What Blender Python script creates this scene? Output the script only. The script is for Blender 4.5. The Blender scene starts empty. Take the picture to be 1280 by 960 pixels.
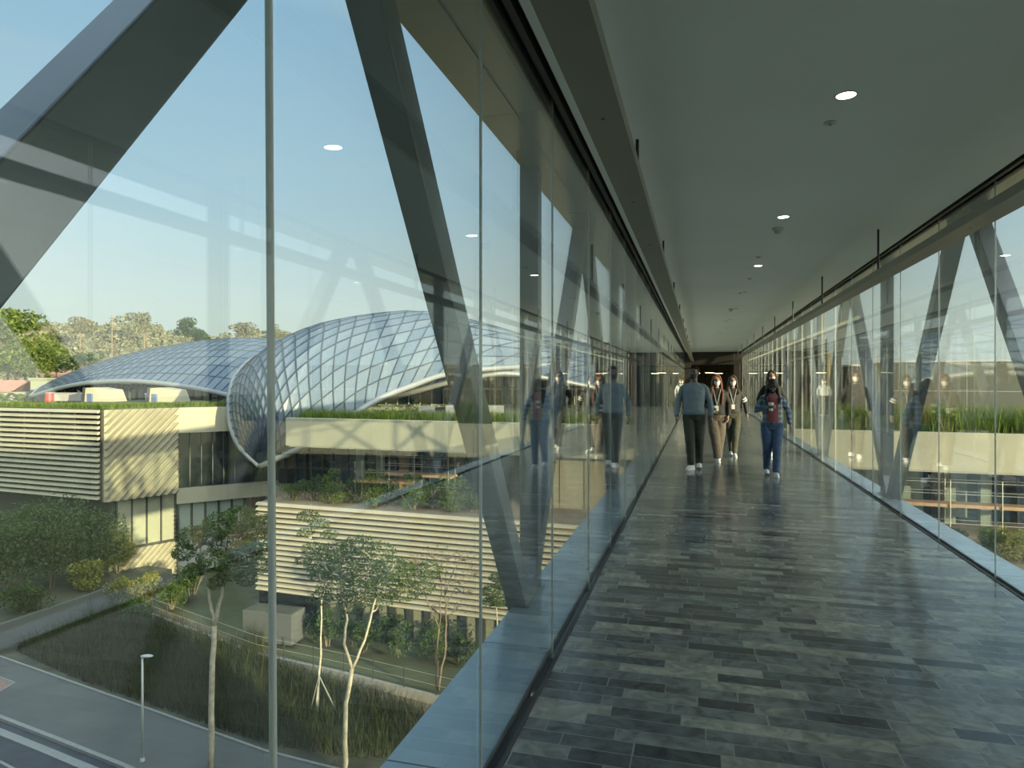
import bpy, bmesh, math, random
from mathutils import Vector, Matrix, Euler, noise
random.seed(11)
scene = bpy.context.scene
col = scene.collection
PI = math.pi

# ------------------------------------------------------------------ survey of the place
FOC = 850.0                     # focal length in pixels of a 1280 wide frame
YAW = math.atan(234 / FOC)      # the camera looks this much to the left of the corridor
CA, SA = math.cos(YAW), math.sin(YAW)
EYE = 1.56
GZ = EYE - 13.0                 # street level, far under the bridge

def W(px, py, d):
    "place at depth d (metres along the view axis) that is seen at px, py"
    xc = (px - 640) / FOC * d
    return Vector((xc * CA - d * SA, xc * SA + d * CA, EYE - (py - 475) / FOC * d))

def XY(px, d, z=0.0):
    v = W(px, 475, d)
    return Vector((v.x, v.y, z))

def G(px, py, z=GZ):
    d = FOC * (EYE - z) / (py - 475)
    return XY(px, d, z)

ORD = ['first', 'second', 'third', 'fourth', 'fifth', 'sixth', 'seventh', 'eighth', 'ninth', 'tenth', 'eleventh', 'twelfth', 'thirteenth',
       'fourteenth', 'fifteenth', 'sixteenth', 'seventeenth', 'eighteenth', 'nineteenth', 'twentieth', 'twenty-first', 'twenty-second',
       'twenty-third', 'twenty-fourth', 'twenty-fifth', 'twenty-sixth', 'twenty-seventh', 'twenty-eighth', 'twenty-ninth', 'thirtieth', 'thirty-first', 'thirty-second', 'thirty-third', 'thirty-fourth']

# ------------------------------------------------------------------ mesh helpers
class MB:
    def __init__(s):
        s.v = []; s.f = []; s.m = []
    def add(s, verts, faces, mi=0):
        o = len(s.v)
        s.v += [tuple(v) for v in verts]
        for f in faces:
            s.f.append(tuple(i + o for i in f)); s.m.append(mi)
        return s
    def box(s, c, size, rot=None, mi=0):
        hx, hy, hz = size[0] / 2, size[1] / 2, size[2] / 2
        vs = [Vector((x, y, z)) for x in (-hx, hx) for y in (-hy, hy) for z in (-hz, hz)]
        if rot is not None: vs = [rot @ v for v in vs]
        c = Vector(c)
        return s.add([v + c for v in vs], [(0,1,3,2),(4,6,7,5),(0,4,5,1),(2,3,7,6),(0,2,6,4),(1,5,7,3)], mi)
    def span(s, x0, x1, y0, y1, z0, z1, mi=0):
        return s.box(((x0+x1)/2, (y0+y1)/2, (z0+z1)/2), (abs(x1-x0), abs(y1-y0), abs(z1-z0)), None, mi)
    def bar(s, a, b, w, h, ref=(0,0,1), mi=0):
        "box from a to b; w along the side axis, h along the ref axis"
        a, b = Vector(a), Vector(b); d = (b - a); L = d.length; d.normalize()
        r = Vector(ref); side = d.cross(r)
        if side.length < 1e-5: side = d.cross(Vector((0,1,0)))
        side.normalize(); up = side.cross(d)
        R = Matrix((side, d, up)).transposed()
        return s.box((a + b) / 2, (w, L, h), R, mi)
    def prism(s, pts, off, mi=0):
        "polygon pts extruded by the vector off"
        n = len(pts); off = Vector(off); P = [Vector(p) for p in pts]
        fs = [tuple(range(n-1, -1, -1)), tuple(range(n, 2*n))]
        fs += [(i, (i+1) % n, n + (i+1) % n, n + i) for i in range(n)]
        return s.add(P + [p + off for p in P], fs, mi)
    def tube(s, pts, rad, seg=10, mi=0, ref=None, cap=True):
        P = [Vector(p) for p in pts]; n = len(P)
        if not isinstance(rad, (list, tuple)): rad = [rad] * n
        rr = [r if isinstance(r, tuple) else (r, r) for r in rad]
        t0 = (P[1] - P[0]).normalized()
        u = Vector(ref) if ref is not None else (Vector((1,0,0)) if abs(t0.x) < .9 else Vector((0,1,0)))
        vs = []
        for i in range(n):
            t = (P[min(i+1, n-1)] - P[max(i-1, 0)])
            if t.length < 1e-9: t = t0.copy()
            t.normalize()
            u = (u - t * u.dot(t)); u.normalize()
            w = t.cross(u)
            for k in range(seg):
                a = 2 * PI * k / seg
                vs.append(P[i] + u * (math.cos(a) * rr[i][0]) + w * (math.sin(a) * rr[i][1]))
        fs = []
        for i in range(n - 1):
            for k in range(seg):
                k2 = (k + 1) % seg
                fs.append((i*seg+k, i*seg+k2, (i+1)*seg+k2, (i+1)*seg+k))
        if cap:
            fs.append(tuple(range(seg-1, -1, -1))); fs.append(tuple((n-1)*seg + k for k in range(seg)))
        return s.add(vs, fs, mi)
    def rings(s, rs, seg=16, mi=0):
        "stack of level ellipses (cx, cy, z, rx, ry)"
        vs = []
        for cx, cy, z, rx, ry in rs:
            for k in range(seg):
                a = 2*PI*k/seg
                vs.append((cx + rx*math.cos(a), cy + ry*math.sin(a), z))
        n = len(rs); fs = []
        for i in range(n-1):
            for k in range(seg):
                k2 = (k+1) % seg
                fs.append((i*seg+k, i*seg+k2, (i+1)*seg+k2, (i+1)*seg+k))
        fs.append(tuple(range(seg-1, -1, -1))); fs.append(tuple((n-1)*seg + k for k in range(seg)))
        return s.add(vs, fs, mi)
    def ball(s, c, r, seg=12, ring=8, mi=0, rot=None):
        rx, ry, rz = r if isinstance(r, tuple) else (r, r, r)
        c = Vector(c); vs = [Vector((0,0,-rz))]
        for i in range(1, ring):
            t = -PI/2 + PI*i/ring
            for k in range(seg):
                a = 2*PI*k/seg
                vs.append(Vector((rx*math.cos(t)*math.cos(a), ry*math.cos(t)*math.sin(a), rz*math.sin(t))))
        vs.append(Vector((0,0,rz)))
        if rot is not None: vs = [rot @ v for v in vs]
        fs = [(0, 1+(k+1)%seg, 1+k) for k in range(seg)]
        for i in range(ring-2):
            for k in range(seg):
                k2 = (k+1) % seg; a = 1+i*seg; b = a+seg
                fs.append((a+k, a+k2, b+k2, b+k))
        top = len(vs)-1; a = 1+(ring-2)*seg
        fs += [(a+k, a+(k+1)%seg, top) for k in range(seg)]
        return s.add([v + c for v in vs], fs, mi)
    def mesh(s, name):
        me = bpy.data.meshes.new(name); me.from_pydata(s.v, [], s.f)
        me.polygons.foreach_set('material_index', s.m); me.update()
        return me
    def build(s, name, mats, parent=None, smooth=False, bevel=0, fix=False):
        me = s.mesh(name)
        if fix:
            bm = bmesh.new(); bm.from_mesh(me); bmesh.ops.recalc_face_normals(bm, faces=bm.faces); bm.to_mesh(me); bm.free()
        for m in (mats if isinstance(mats, (list, tuple)) else [mats]): me.materials.append(m)
        if smooth: me.polygons.foreach_set('use_smooth', [True]*len(me.polygons))
        o = bpy.data.objects.new(name, me); col.objects.link(o)
        if parent is not None: o.parent = parent
        if bevel:
            b = o.modifiers.new('bevel', 'BEVEL'); b.width = bevel; b.segments = 2; b.limit_method = 'ANGLE'
        return o

def tag(o, label=None, cat=None, group=None, kind=None):
    if label: o['label'] = label
    if cat: o['category'] = cat
    if group: o['group'] = group
    if kind: o['kind'] = kind
    return o

def empty(name, loc=(0,0,0), rz=0, label=None, cat=None, group=None, kind=None):
    o = bpy.data.objects.new(name, None); col.objects.link(o)
    o.location = loc; o.rotation_euler = (0, 0, rz); o.empty_display_size = .1
    return tag(o, label, cat, group, kind)

def copy_tree(o, parent=None):
    c = o.copy(); col.objects.link(c)
    if parent is not None: c.parent = parent
    for ch in [x for x in col.objects if x.parent == o]: copy_tree(ch, c)
    return c

# ------------------------------------------------------------------ materials
def nt(name):
    m = bpy.data.materials.new(name); m.use_nodes = True
    t = m.node_tree; t.nodes.clear()
    out = t.nodes.new('ShaderNodeOutputMaterial')
    return m, t, out

def N(t, typ, **kw):
    n = t.nodes.new(typ)
    for k, v in kw.items():
        if k.startswith('i_'): n.inputs[int(k[2:]) if k[2:].isdigit() else k[2:].replace('_', ' ')].default_value = v
        else: setattr(n, k, v)
    return n

def mat(name, colr, rough=.6, metal=0.0, var=.0, scale=6.0, bump=0.0, bscale=40.0, spec=.5, two=None):
    "principled with a cloudy variation of the base colour"
    m, t, out = nt(name)
    p = N(t, 'ShaderNodeBsdfPrincipled'); t.links.new(p.outputs[0], out.inputs[0])
    p.inputs['Roughness'].default_value = rough; p.inputs['Metallic'].default_value = metal
    p.inputs['Specular IOR Level'].default_value = spec
    c = (*colr, 1)
    tc = N(t, 'ShaderNodeTexCoord')
    nz = N(t, 'ShaderNodeTexNoise'); nz.inputs['Scale'].default_value = scale; nz.inputs['Detail'].default_value = 5
    t.links.new(tc.outputs['Object'], nz.inputs['Vector'])
    mx = N(t, 'ShaderNodeMix', data_type='RGBA')
    lo = two or tuple(x*(1-var) for x in colr); hi = tuple(min(1, x*(1+var)) for x in colr)
    mx.inputs[6].default_value = (*lo, 1); mx.inputs[7].default_value = (*hi, 1)
    rp = N(t, 'ShaderNodeMapRange'); rp.inputs[1].default_value = .32; rp.inputs[2].default_value = .68
    t.links.new(nz.outputs[0], rp.inputs[0]); t.links.new(rp.outputs[0], mx.inputs[0])
    t.links.new(mx.outputs[2], p.inputs['Base Color'])
    if bump:
        n2 = N(t, 'ShaderNodeTexNoise'); n2.inputs['Scale'].default_value = bscale; n2.inputs['Detail'].default_value = 4
        t.links.new(tc.outputs['Object'], n2.inputs['Vector'])
        b = N(t, 'ShaderNodeBump'); b.inputs['Strength'].default_value = bump; b.inputs['Distance'].default_value = .02
        t.links.new(n2.outputs[0], b.inputs['Height']); t.links.new(b.outputs[0], p.inputs['Normal'])
    return m

def leafmat(name, c1, c2, trans=.35):
    m, t, out = nt(name)
    g = N(t, 'ShaderNodeNewGeometry')
    mx = N(t, 'ShaderNodeMix', data_type='RGBA'); mx.inputs[6].default_value = (*c1, 1); mx.inputs[7].default_value = (*c2, 1)
    t.links.new(g.outputs['Random Per Island'], mx.inputs[0])
    d = N(t, 'ShaderNodeBsdfDiffuse'); tr = N(t, 'ShaderNodeBsdfTranslucent')
    t.links.new(mx.outputs[2], d.inputs[0]); t.links.new(mx.outputs[2], tr.inputs[0])
    ms = N(t, 'ShaderNodeMixShader'); ms.inputs[0].default_value = trans
    t.links.new(d.outputs[0], ms.inputs[1]); t.links.new(tr.outputs[0], ms.inputs[2]); t.links.new(ms.outputs[0], out.inputs[0])
    return m

def glassmat(name, tint, r0=.05, gain=1.0, refl=(1,1,1)):
    "clear pane: straight transmission plus a mirror reflection that grows towards grazing angles"
    m, t, out = nt(name)
    lw = N(t, 'ShaderNodeLayerWeight'); lw.inputs[0].default_value = .5
    pw = N(t, 'ShaderNodeMath', operation='POWER'); pw.inputs[1].default_value = 5
    t.links.new(lw.outputs['Facing'], pw.inputs[0])
    ma = N(t, 'ShaderNodeMath', operation='MULTIPLY_ADD'); ma.inputs[1].default_value = (1-r0)*gain; ma.inputs[2].default_value = r0
    t.links.new(pw.outputs[0], ma.inputs[0])
    tr = N(t, 'ShaderNodeBsdfTransparent'); tr.inputs[0].default_value = (*tint, 1)
    gl = N(t, 'ShaderNodeBsdfGlossy'); gl.inputs['Roughness'].default_value = 0; gl.inputs[0].default_value = (*refl, 1)
    ms = N(t, 'ShaderNodeMixShader')
    t.links.new(ma.outputs[0], ms.inputs[0]); t.links.new(tr.outputs[0], ms.inputs[1]); t.links.new(gl.outputs[0], ms.inputs[2])
    t.links.new(ms.outputs[0], out.inputs[0])
    return m

def emit(name, c, s):
    m, t, out = nt(name)
    e = N(t, 'ShaderNodeEmission'); e.inputs[0].default_value = (*c, 1); e.inputs[1].default_value = s
    t.links.new(e.outputs[0], out.inputs[0]); return m

def slate_material():
    "rows of slate strips across the corridor, every strip its own length, tone and roughness"
    m, t, out = nt('slate_strips')
    L = t.links.new
    M = lambda op, a=None, b=None, c=None: _m(t, op, a, b, c)
    g = N(t, 'ShaderNodeNewGeometry')
    sp = N(t, 'ShaderNodeSeparateXYZ'); L(g.outputs['Position'], sp.inputs[0])
    ROW = .102
    yr = M('DIVIDE', sp.outputs[1], ROW); row = M('FLOOR', yr); fy = M('FRACT', yr)
    w1 = N(t, 'ShaderNodeTexWhiteNoise', noise_dimensions='1D'); L(row, w1.inputs['W'])
    sc = N(t, 'ShaderNodeSeparateColor'); L(w1.outputs['Color'], sc.inputs[0])
    ln = M('MULTIPLY_ADD', sc.outputs[0], .30, .24)
    xs = M('DIVIDE', sp.outputs[0], ln); xs = M('MULTIPLY_ADD', sc.outputs[1], 7.3, xs)
    # wobble joint positions so lengths vary along one row too
    xw = M('ADD', xs, M('MULTIPLY', M('SINE', M('MULTIPLY_ADD', xs, 2.1, row)), .16))
    cell = M('FLOOR', xw); fx = M('FRACT', xw)
    cmb = N(t, 'ShaderNodeCombineXYZ'); L(cell, cmb.inputs[0]); L(row, cmb.inputs[1])
    w2 = N(t, 'ShaderNodeTexWhiteNoise', noise_dimensions='3D'); L(cmb.outputs[0], w2.inputs['Vector'])
    s2 = N(t, 'ShaderNodeSeparateColor'); L(w2.outputs['Color'], s2.inputs[0])
    cr = N(t, 'ShaderNodeValToRGB'); L(s2.outputs[0], cr.inputs[0])
    el = cr.color_ramp.elements; el[0].position = 0; el[0].color = (.036, .043, .044, 1); el[1].position = 1; el[1].color = (.195, .212, .178, 1)
    for p_, c_ in ((.28, (.072, .085, .086, 1)), (.6, (.115, .133, .125, 1)), (.86, (.138, .153, .130, 1))):
        e = el.new(p_); e.color = c_
    # cleft veins inside each strip
    off = N(t, 'ShaderNodeVectorMath', operation='MULTIPLY_ADD'); L(w2.outputs['Color'], off.inputs[0]); off.inputs[1].default_value = (9, 9, 9)
    L(g.outputs['Position'], off.inputs[2])
    nz = N(t, 'ShaderNodeTexNoise'); nz.inputs['Scale'].default_value = 9; nz.inputs['Detail'].default_value = 7; nz.inputs['Distortion'].default_value = 1.2
    L(off.outputs[0], nz.inputs['Vector'])
    mr = N(t, 'ShaderNodeMapRange'); L(nz.outputs[0], mr.inputs[0]); mr.inputs[1].default_value = .25; mr.inputs[2].default_value = .75; mr.inputs[3].default_value = .45; mr.inputs[4].default_value = 1.5
    hs = N(t, 'ShaderNodeVectorMath', operation='SCALE'); L(cr.outputs[0], hs.inputs[0]); L(mr.outputs[0], hs.inputs['Scale'])
    # joints
    jx = M('LESS_THAN', M('MULTIPLY', M('MINIMUM', fx, M('SUBTRACT', 1.0, fx)), ln), .0028)
    jy = M('LESS_THAN', M('MULTIPLY', M('MINIMUM', fy, M('SUBTRACT', 1.0, fy)), ROW), .0024)
    j = M('MAXIMUM', jx, jy)
    mx = N(t, 'ShaderNodeMix', data_type='RGBA'); L(j, mx.inputs[0]); L(hs.outputs[0], mx.inputs[6]); mx.inputs[7].default_value = (.16, .18, .165, 1)
    p = N(t, 'ShaderNodeBsdfPrincipled'); L(mx.outputs[2], p.inputs['Base Color']); L(p.outputs[0], out.inputs[0])
    rg = M('MULTIPLY_ADD', s2.outputs[1], .12, .11); L(rg, p.inputs['Roughness'])
    nb = N(t, 'ShaderNodeTexNoise'); nb.inputs['Scale'].default_value = 26; nb.inputs['Detail'].default_value = 6; L(off.outputs[0], nb.inputs['Vector'])
    hgt = M('SUBTRACT', nb.outputs[0], M('MULTIPLY', j, .6))
    b = N(t, 'ShaderNodeBump'); b.inputs['Strength'].default_value = .10; b.inputs['Distance'].default_value = .004
    L(hgt, b.inputs['Height']); L(b.outputs[0], p.inputs['Normal'])
    return m

def _m(t, op, a, b, c):
    n = N(t, 'ShaderNodeMath', operation=op)
    for i, x in enumerate((a, b, c)):
        if x is None: continue
        if isinstance(x, (int, float)): n.inputs[i].default_value = x
        else: t.links.new(x, n.inputs[i])
    return n.outputs[0]

MAT = dict(
    slate=slate_material(),
    ceil=mat('painted_ceiling', (.70, .74, .73), .62, var=.03, scale=.7),
    steel=mat('dark_painted_steel', (.15, .18, .19), .34, .15, var=.12, scale=3, bump=.03),
    soffit=mat('bronze_soffit_panel', (.24, .22, .14), .24, .35, var=.05, scale=2),
    beam=mat('olive_metal_beam', (.20, .20, .155), .40, .2, var=.05, scale=3),
    black=mat('black_metal', (.012, .013, .013), .45),
    joint=leafmat('pale_silicone_joint', (.74, .78, .74), (.78, .80, .76), .5),
    ledge=mat('polished_grey_ledge', (.24, .335, .39), .16, var=.10, scale=2.2, bump=.02),
    slot=mat('dark_gasket', (.018, .02, .02), .5),
    glass=glassmat('clear_float_glass', (.955, .972, .970), .056),
    conc=mat('pale_concrete', (.295, .29, .21), .75, var=.07, scale=.6, bump=.05, bscale=6),
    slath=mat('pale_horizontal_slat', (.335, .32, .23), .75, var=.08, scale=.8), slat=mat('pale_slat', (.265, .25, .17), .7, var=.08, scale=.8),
    dark=mat('dark_reveal', (.035, .035, .03), .7),
    dglass=mat('dark_window_glass', (.010, .014, .015), .06, spec=.6),
    mull=mat('dark_mullion', (.022, .025, .023), .5),
    lightpanel=mat('pale_blind_panel', (.22, .235, .16), .5, var=.05),
    greenpanel=mat('grey_green_blind', (.22, .28, .24), .4, var=.1, scale=.5),
    white=mat('white_render', (.27, .27, .24), .7, var=.05),
    bluebox=mat('blue_grey_box', (.10, .15, .25), .5),
    red=mat('red_paint', (.5, .03, .02), .5),
    wood=mat('orange_timber', (.26, .16, .085), .6, var=.2, scale=5),
    galv=mat('galvanised_tube', (.40, .42, .38), .4, .5),
    asphalt=mat('asphalt', (.03, .037, .048), .85, var=.15, scale=1.3, bump=.2, bscale=60),
    pave=mat('grey_pavement', (.072, .082, .078), .85, var=.08, scale=.5),
    kerb=mat('pale_kerb', (.19, .21, .20), .8, var=.08),
    brickpav=mat('brown_paving', (.19, .13, .10), .8, var=.2, scale=8),
    soil=mat('planting_soil', (.05, .055, .033), .95, var=.35, scale=.8, bump=.4, bscale=3),
    path=mat('brown_path', (.15, .12, .08), .9, var=.15, scale=1),
    land=mat('open_ground', (.085, .10, .045), .95, var=.25, scale=.05),
    roofwall=mat('grey_green_render', (.11, .112, .08), .8, var=.06, scale=.5), facade=mat('grey_render', (.36, .37, .33), .8, var=.05),
    portal=mat('dark_bronze_portal', (.016, .013, .010), .35, .2),
    lobby=mat('warm_lobby_wall', (.22, .19, .10), .7, var=.1),
    trunk=mat('pale_bark', (.40, .37, .27), .85, var=.25, scale=5, bump=.3, bscale=18),
    twig=mat('brown_bark', (.16, .125, .085), .9, var=.2),
    tile=mat('clay_roof', (.30, .16, .11), .8, var=.2, scale=2),
    leafA=leafmat('leaf_mid', (.045, .085, .022), (.13, .185, .045)),
    leafB=leafmat('leaf_dark', (.022, .046, .018), (.07, .11, .035)),
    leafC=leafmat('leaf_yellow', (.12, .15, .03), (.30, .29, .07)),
    leafD=leafmat('leaf_bush', (.040, .075, .034), (.115, .165, .065)),
    bglass=mat('blue_dark_glass', (.014, .026, .045), .06, spec=.6), deckwood=mat('pale_deck_board', (.33, .22, .13), .7, var=.15, scale=5), core=mat('beige_panel_wall', (.25, .235, .165), .7, var=.04),
    leafE=leafmat('leaf_olive', (.048, .085, .024), (.120, .165, .048)),
    grass=leafmat('grass_blade', (.05, .10, .016), (.18, .23, .055)),
    meadow=leafmat('meadow_blade', (.020, .034, .016), (.10, .11, .05)),
    hill=mat('wooded_hill', (.17, .165, .09), .95, var=.30, scale=.035),  # hill and hillleaf colours desaturated to stand in for distance haze
    hillleaf=leafmat('hill_canopy', (.09, .105, .055), (.22, .21, .13), .2),
    hillgreen=leafmat('hill_green_canopy', (.06, .095, .022), (.15, .19, .042), .25),
    lamp=mat('lamp_grey', (.45, .47, .45), .4, .3),
    led=emit('downlight_lens', (1.0, .97, .88), 9.0),
    strip=emit('strip_lamp', (1.0, .82, .46), 7.0),
    unlit=mat('unlit_lens', (.42, .42, .36), .4),
    fitting=mat('white_fitting', (.55, .56, .50), .5),
    rim=mat('pale_dome_rim', (.24, .26, .26), .4, .2),
    lattice=mat('dome_lattice', (.028, .042, .058), .6, spec=.2),
)
def dome_material():
    m, t, out = nt('dome_glazing')
    p = N(t, 'ShaderNodeBsdfPrincipled'); p.inputs['Base Color'].default_value = (.30, .38, .46, 1)
    g = N(t, 'ShaderNodeNewGeometry')
    mx = N(t, 'ShaderNodeMix', data_type='RGBA'); mx.inputs[6].default_value = (.10, .145, .20, 1); mx.inputs[7].default_value = (.16, .205, .255, 1)
    t.links.new(g.outputs['Random Per Island'], mx.inputs[0]); t.links.new(mx.outputs[2], p.inputs['Base Color'])
    p.inputs['Roughness'].default_value = .32; p.inputs['Specular IOR Level'].default_value = .32
    tr = N(t, 'ShaderNodeBsdfTransparent'); tr.inputs[0].default_value = (.75, .85, .92, 1)
    ms = N(t, 'ShaderNodeMixShader'); ms.inputs[0].default_value = .68
    t.links.new(tr.outputs[0], ms.inputs[1]); t.links.new(p.outputs[0], ms.inputs[2]); t.links.new(ms.outputs[0], out.inputs[0])
    return m
MAT['dome'] = dome_material()

# ------------------------------------------------------------------ sky, sun, camera
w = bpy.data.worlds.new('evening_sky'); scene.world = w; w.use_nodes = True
t = w.node_tree; t.nodes.clear()
wo = N(t, 'ShaderNodeOutputWorld'); bg = N(t, 'ShaderNodeBackground'); t.links.new(bg.outputs[0], wo.inputs[0])
tc = N(t, 'ShaderNodeTexCoord'); sp = N(t, 'ShaderNodeSeparateXYZ'); t.links.new(tc.outputs['Generated'], sp.inputs[0])
cr = N(t, 'ShaderNodeValToRGB'); t.links.new(sp.outputs[2], cr.inputs[0])
el = cr.color_ramp.elements
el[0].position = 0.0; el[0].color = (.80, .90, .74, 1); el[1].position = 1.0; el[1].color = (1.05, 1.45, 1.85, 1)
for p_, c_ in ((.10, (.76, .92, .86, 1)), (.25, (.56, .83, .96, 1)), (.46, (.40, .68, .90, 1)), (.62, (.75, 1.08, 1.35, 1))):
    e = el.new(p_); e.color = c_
nz = N(t, 'ShaderNodeTexNoise'); nz.inputs['Scale'].default_value = 2.2; nz.inputs['Detail'].default_value = 7
mp = N(t, 'ShaderNodeMapping'); mp.inputs['Scale'].default_value = (1, 1, 4); t.links.new(tc.outputs['Generated'], mp.inputs[0]); t.links.new(mp.outputs[0], nz.inputs['Vector'])
mr = N(t, 'ShaderNodeMapRange'); mr.inputs[1].default_value = .56; mr.inputs[2].default_value = .80; mr.inputs[4].default_value = .40; t.links.new(nz.outputs[0], mr.inputs[0])
mx = N(t, 'ShaderNodeMix', data_type='RGBA'); t.links.new(mr.outputs[0], mx.inputs[0]); t.links.new(cr.outputs[0], mx.inputs[6]); mx.inputs[7].default_value = (.92, .95, .90, 1)
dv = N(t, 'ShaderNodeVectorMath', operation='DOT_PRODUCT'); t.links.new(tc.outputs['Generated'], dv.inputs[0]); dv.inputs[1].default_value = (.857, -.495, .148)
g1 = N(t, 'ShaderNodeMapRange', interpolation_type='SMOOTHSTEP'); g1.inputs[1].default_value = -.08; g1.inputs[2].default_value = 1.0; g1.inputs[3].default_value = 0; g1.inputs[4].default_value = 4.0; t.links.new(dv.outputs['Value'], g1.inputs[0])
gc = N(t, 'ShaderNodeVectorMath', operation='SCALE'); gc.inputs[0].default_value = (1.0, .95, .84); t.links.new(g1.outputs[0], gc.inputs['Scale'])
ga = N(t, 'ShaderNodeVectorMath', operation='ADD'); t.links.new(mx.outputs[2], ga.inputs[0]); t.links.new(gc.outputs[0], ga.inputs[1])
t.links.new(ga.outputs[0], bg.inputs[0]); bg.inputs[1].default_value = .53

sd = bpy.data.lights.new('evening_sun', 'SUN'); sd.energy = 7.0; sd.angle = math.radians(.6); sd.color = (1.0, .86, .52)
so = bpy.data.objects.new('evening_sun', sd); col.objects.link(so)
SUN_EL = math.radians(8.5); SUN_AZ = math.radians(60)
sdir = Vector((-math.sin(SUN_AZ) * math.cos(SUN_EL), math.cos(SUN_AZ) * math.cos(SUN_EL), -math.sin(SUN_EL)))
so.rotation_euler = sdir.to_track_quat('-Z', 'Y').to_euler(); so.location = (30, -30, 30)

cd = bpy.data.cameras.new('camera'); cam = bpy.data.objects.new('camera', cd); col.objects.link(cam)
cd.sensor_width = 36; cd.sensor_fit = 'HORIZONTAL'; cd.lens = FOC / 1280 * 36
cd.shift_y = -5 / 1280
cd.clip_start = .05; cd.clip_end = 2000
cam.location = (0, 0, EYE); cam.rotation_euler = (PI / 2, 0, YAW)
scene.camera = cam
scene.view_settings.view_transform = 'Standard'; scene.view_settings.look = 'None'
scene.view_settings.exposure = 0.68; scene.view_settings.gamma = 1.0; scene.view_settings.use_curve_mapping = False
c = scene.cycles
c.use_denoising = True; c.max_bounces = 10; c.diffuse_bounces = 4; c.glossy_bounces = 5; c.transmission_bounces = 6; c.transparent_max_bounces = 40
c.sample_clamp_indirect = 6.0
# ================================================================== PEOPLE
def solid(mb, name, m, parent, vox=.008, it=4, disp=0, seed=0):
    "weld overlapping pieces into one continuous smooth skin"
    me = mb.mesh(name); bm = bmesh.new(); bm.from_mesh(me); bmesh.ops.recalc_face_normals(bm, faces=bm.faces); bm.to_mesh(me); bm.free()
    tmp = bpy.data.objects.new('tmp', me); col.objects.link(tmp)
    r = tmp.modifiers.new('r', 'REMESH'); r.mode = 'VOXEL'; r.voxel_size = vox
    s_ = tmp.modifiers.new('s', 'SMOOTH'); s_.iterations = it; s_.factor = .5
    dg = bpy.context.evaluated_depsgraph_get(); dg.update()
    m2 = bpy.data.meshes.new_from_object(tmp.evaluated_get(dg)); m2.name = name
    bpy.data.objects.remove(tmp); bpy.data.meshes.remove(me)
    if disp:
        nv = len(m2.vertices); P = [v.co.copy() for v in m2.vertices]; NN = [v.normal.copy() for v in m2.vertices]; F = []
        for p_, n_ in zip(P, NN):
            q = p_*9 + Vector((seed, 0, 0)); F.extend(p_ + n_*(disp*(noise.noise(Vector((q.x, q.y, q.z*1.6))) + .5*noise.noise(q*2.3))))
        m2.vertices.foreach_set('co', F); m2.update()
    m2.materials.clear(); m2.materials.append(m); m2.polygons.foreach_set('use_smooth', [True]*len(m2.polygons))
    o = bpy.data.objects.new(name, m2); col.objects.link(o); o.parent = parent
    return o

HEAD = [(.000, .022, .026, -.045), (.012, .040, .046, -.030), (.035, .054, .066, -.016), (.065, .063, .080, -.006), (.095, .069, .089, .000), (.120, .072, .093, .004),
        (.150, .0745, .096, .008), (.180, .071, .091, .012), (.205, .060, .076, .014), (.222, .042, .053, .014), (.232, .018, .022, .014)]
def head_at(z):
    for a, b in zip(HEAD[:-1], HEAD[1:]):
        if a[0] <= z <= b[0]:
            f = (z - a[0])/(b[0] - a[0]); return [a[i] + (b[i] - a[i])*f for i in range(1, 4)]
    return HEAD[-1][1:] if z > .2 else HEAD[0][1:]

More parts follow.
